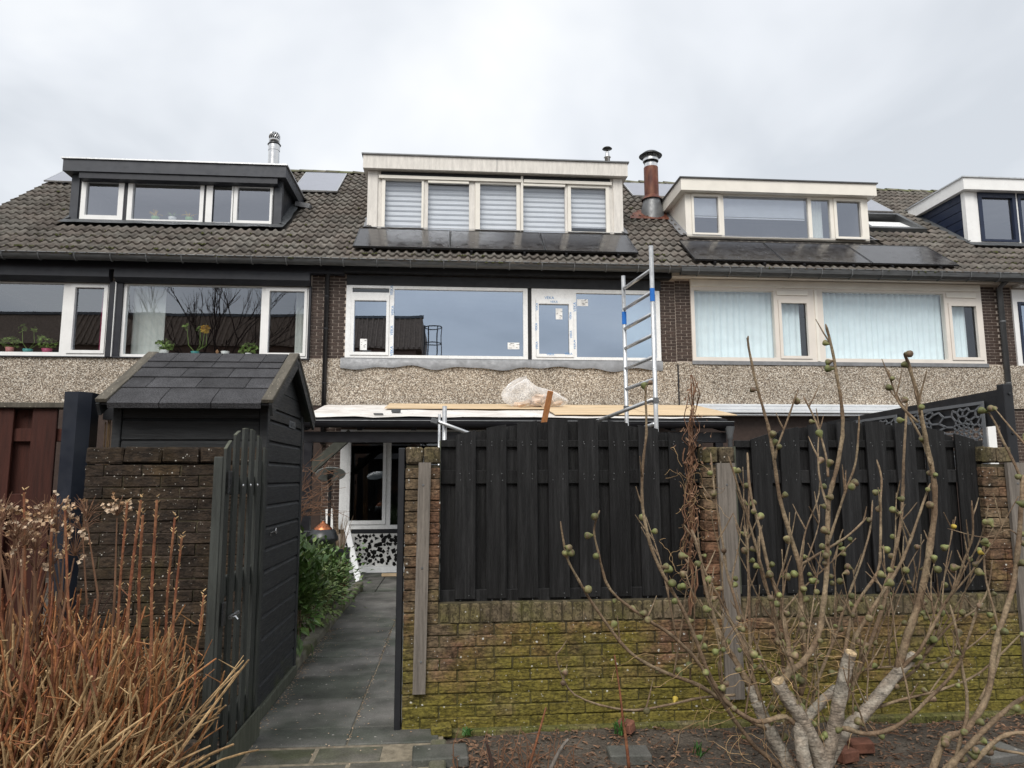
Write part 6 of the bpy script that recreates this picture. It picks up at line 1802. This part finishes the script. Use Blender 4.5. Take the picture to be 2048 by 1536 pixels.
for k in range(2600):
    x, y = q.uniform(.0, 4.0), q.uniform(2.9, 4.82); r = q.uniform(.004, .014); z = gh(x, y) + r * .2
    t_ = q.uniform(0, 3)
    cm.add([(x + r * math.cos(t_), y + r * math.sin(t_), z), (x - r * math.sin(t_), y + r * math.cos(t_), z), (x - r * math.cos(t_), y - r * math.sin(t_), z), (x + r * math.sin(t_), y - r * math.cos(t_), z), (x, y, z + r * .7)], [(0, 1, 4), (1, 2, 4), (2, 3, 4), (3, 0, 4)])
o = thing('soil_crumbs', cm, 'soil', 'loose crumbs of dark soil in the foreground bed', 'soil'); o['kind'] = 'stuff'
def on_ground(px, py):
    d = ray(px, py); return EYE + d * ((-.02 - EYE.z) / d.z)
for (px, py, w_, d_, rz, lab) in ((880, 1520, .32, .22, 2, 'mossy grey slab lying on the soil next to the kerb'), (1258, 1518, .24, .16, -3, 'small grey slab in front of the fig, below the mossy wall'), (1990, 1515, .28, .2, 12, 'grey slab at the lower right behind fig branches')):
    p = on_ground(px, py); a = R(rz)
    thing('stepping_slab', MB().obox((p.x, p.y, p.z + .02), (math.cos(a), math.sin(a), 0), (-math.sin(a), math.cos(a), 0), (0, 0, 1), w_ / 2, d_ / 2, .03, .008), 'slab', lab, 'slab')
for (px, py, rz, tl, m_, lab) in ((1722, 1502, -12, .25, 'terracotta', 'loose orange brick lying on the soil right of the fig trunk'), (1690, 1520, 20, -.1, 'terracotta', 'half buried orange brick in front of the loose brick'), (1252, 1462, 50, .5, 'terracotta', 'broken red tile piece leaning beside the green sprouts'), (882, 1470, 4, .15, 'wall_brick', 'brick leaning at the foot of the mossy wall by the kerb')):
    p = on_ground(px, py); a = R(rz)
    thing('loose_brick', MB().obox((p.x, p.y, p.z + .03), (math.cos(a), math.sin(a), tl * .3), (-math.sin(a), math.cos(a), 0), (-tl * .3, 0, 1), .065 if px != 1252 else .04, .05, .032, .007), m_, lab, 'brick')
for (px, py, n, h, lab) in ((1238, 1468, 16, .10, 'tuft of green bulb sprouts beside the broken red tile'), (1396, 1512, 10, .08, 'small tuft of green sprouts in the bare soil left of the fig'), (935, 1470, 12, .05, 'low green weed rosette at the foot of the mossy wall')):
    p = on_ground(px, py); mb = MB()
    for k in range(n):
        a = q.uniform(0, 6.28); l_ = q.uniform(.01, .05); x, y = p.x + q.gauss(0, .015), p.y + q.gauss(0, .015)
        t_ = Vector((x + l_ * math.cos(a), y + l_ * math.sin(a), p.z + h * q.uniform(.6, 1.1))); w_ = Vector((-math.sin(a), math.cos(a), 0)) * .005
        b_ = Vector((x, y, p.z)); m__ = b_.lerp(t_, .6) + Vector((0, 0, .01))
        mb.add([b_ - w_, b_ + w_, m__ + w_ * 1.1, t_, m__ - w_ * 1.1], [(0, 1, 2, 3, 4)])
    t = thing('sprouts', mb, 'daffodil', lab, 'sprouts')
# thin upright shoots and cut stubs in the bed
def shoot(label, pix, y, w0, w1, m, name='shoot'):
    pts = smooth_path([at(a, b, y) for a, b in pix], 3)
    return thing(name, MB().tube(pts, [(w0 + (w1 - w0) * i / (len(pts) - 1)) / 2 * y / FPX for i in range(len(pts))], 6), m, label, 'stem', smooth=True)
shoot('single red-brown shoot standing in the soil below the left fence panel', [(1056, 1540), (1068, 1500), (1085, 1440), (1092, 1415)], 3.75, 6, 3, 'stem_red')
shoot('single red-brown shoot left of the small slab with a pale tip', [(1258, 1536), (1252, 1480), (1246, 1440), (1240, 1385), (1229, 1310)], 3.7, 7, 3, 'stem_red')
shoot('weathered grey stick slanting out of the soil', [(1098, 1545), (1120, 1500), (1137, 1478)], 3.85, 9, 5, 'grey_batten', 'stick')
shoot('dark cut stub in the soil below the fence', [(985, 1540), (980, 1510), (972, 1482)], 3.85, 9, 5, 'stem_dark', 'stick')
cl = E('cut_back_shrub', 'low cut-back shrub with thin pale twigs at the bottom centre', 'shrub', (.25, 3.6, -.02))
mb = MB()
for k in range(34):
    p = on_ground(q.uniform(900, 1150), q.uniform(1525, 1560)); t_ = p + Vector((q.gauss(0, .08), q.gauss(0, .05), q.uniform(.06, .22)))
    mb.tube([p, p.lerp(t_, .5) + Vector((q.gauss(0, .02), 0, .01)), t_], [.004, .003, .0015], 5)
ob('twigs', mb, 'stem_brown', cl)

# ------------------------------------------------------------------ what stands behind the viewer and shows in the window glass
VY = 2 * (F + .01)                              # mirror: a thing at -y shows at depth VY + y
def back(px, py, Yb):
    p = at(px, py, VY + Yb); return Vector((p.x, -Yb, p.z))
BY = 11.0
cr_ = back(843, 640, BY)
hb = E('opposite_building', 'dark brown block across the lane, seen only as a reflection in the windows', 'building', (-10, -BY, 0))
xr_ = cr_.x; xl_ = -34; zt3 = back(500, 622, BY).z; zm3 = back(500, 688, BY).z
ob('wall', MB().box(xl_, xr_ - .3, -BY - 8, -BY - .3, -.1, zm3), 'opposite_brick', hb)
ob('roof', MB().prism([(xl_, -BY - .1, zm3 - .1), (xl_, -BY - 1.3, zt3), (xl_, -BY - 8, zt3), (xl_, -BY - 8, zm3 - .1)], (xr_ - xl_, 0, 0)), 'opposite_roof', hb)
x = xr_ - .1
rib = MB().bar((0, -BY - .06, zm3 - .05), (0, -BY - 1.26, zt3), .07, .07).mesh('roof_rib', MATS['opposite_roof'])
while x > -20: ob('roof_rib', rib, None, hb, (x, 0, 0)); x -= .28
ob('roof_edge', MB().box(xl_, xr_ + .05, -BY - 1.5, -BY - 1.2, zt3 - .02, zt3 + .12), 'zinc', hb)
for k in range(5):
    x = xr_ - 2.2 - k * 3.6
    wf = ob('window', MB().box(x - 1.9, x, -BY - .28, -BY - .2, zm3 - 2.3, zm3 - .5), 'anthracite', hb); ob('pane', MB().box(x - 1.8, x - .1, -BY - .198, -BY - .17, zm3 - 2.2, zm3 - .6), 'lead', wf)
cgx = back(872, 690, BY + 2); cg_ = E('cage_ladder', 'caged roof ladder on the far side, seen only reflected in the new window', 'ladder', (cgx.x, cgx.y, 0))
zt4 = back(872, 652, BY + 2).z
ob('rail', MB().tube([(cgx.x - .65, cgx.y, 0), (cgx.x - .65, cgx.y, zt4)], .04, 6), 'zinc', cg_); ob('rail', MB().tube([(cgx.x - .45, cgx.y, 0), (cgx.x - .45, cgx.y, zt4)], .04, 6), 'zinc', cg_)
for k in range(5): ob('hoop', MB().tube([(cgx.x - .2 + .45 * math.cos(R(a)), cgx.y + .45 * math.sin(R(a)), zt4 - k * .9 - .1) for a in range(0, 361, 30)], .03, 5), 'zinc', cg_)
for a in (-60, 0, 60, 120): ob('cage_bar', MB().tube([(cgx.x - .2 + .45 * math.cos(R(a)), cgx.y + .45 * math.sin(R(a)), zt4 - 4.5), (cgx.x - .2 + .45 * math.cos(R(a)), cgx.y + .45 * math.sin(R(a)), zt4 - .1)], .025, 5), 'zinc', cg_)
tb0 = back(430, 640, 7.5)
tr_ = E('bare_tree', 'bare winter tree behind the viewer, seen only reflected in the left window', 'tree', (tb0.x, tb0.y, 0))
trm = MB(); TQ = random.Random(6)
zf0 = tb0.z - 3.4
trm.tube([(tb0.x, tb0.y, -.1), (tb0.x + .1, tb0.y, zf0 * .6), (tb0.x, tb0.y, zf0)], [.2, .16, .13], 8)
ob('trunk', trm, 'stem_dark', tr_)
cb = MB()
def grow(p, d, L_, r, lev):
    q1 = p + d * L_ * .5 + Vector((TQ.gauss(0, .05), TQ.gauss(0, .05), 0)) * L_; q2 = p + d * L_
    cb.tube([p, q1, q2], [r, r * .8, r * .55], 4)
    if lev == 0: return
    for k in range(3 if lev > 1 else 4):
        nd = (d + Vector((TQ.gauss(0, .34), TQ.gauss(0, .34), TQ.uniform(.0, .3)))).normalized()
        grow(q1.lerp(q2, TQ.uniform(.2, 1)), nd, L_ * TQ.uniform(.55, .85), r * .6, lev - 1)
for k in range(9):
    a = R(-62 + 15.5 * k)
    grow(Vector((tb0.x, tb0.y, zf0)), Vector((math.sin(a), TQ.uniform(-.3, .3), math.cos(a) + .25)).normalized(), TQ.uniform(2.2, 2.9), .045, 3)
ob('crown', cb, 'stem_dark', tr_)
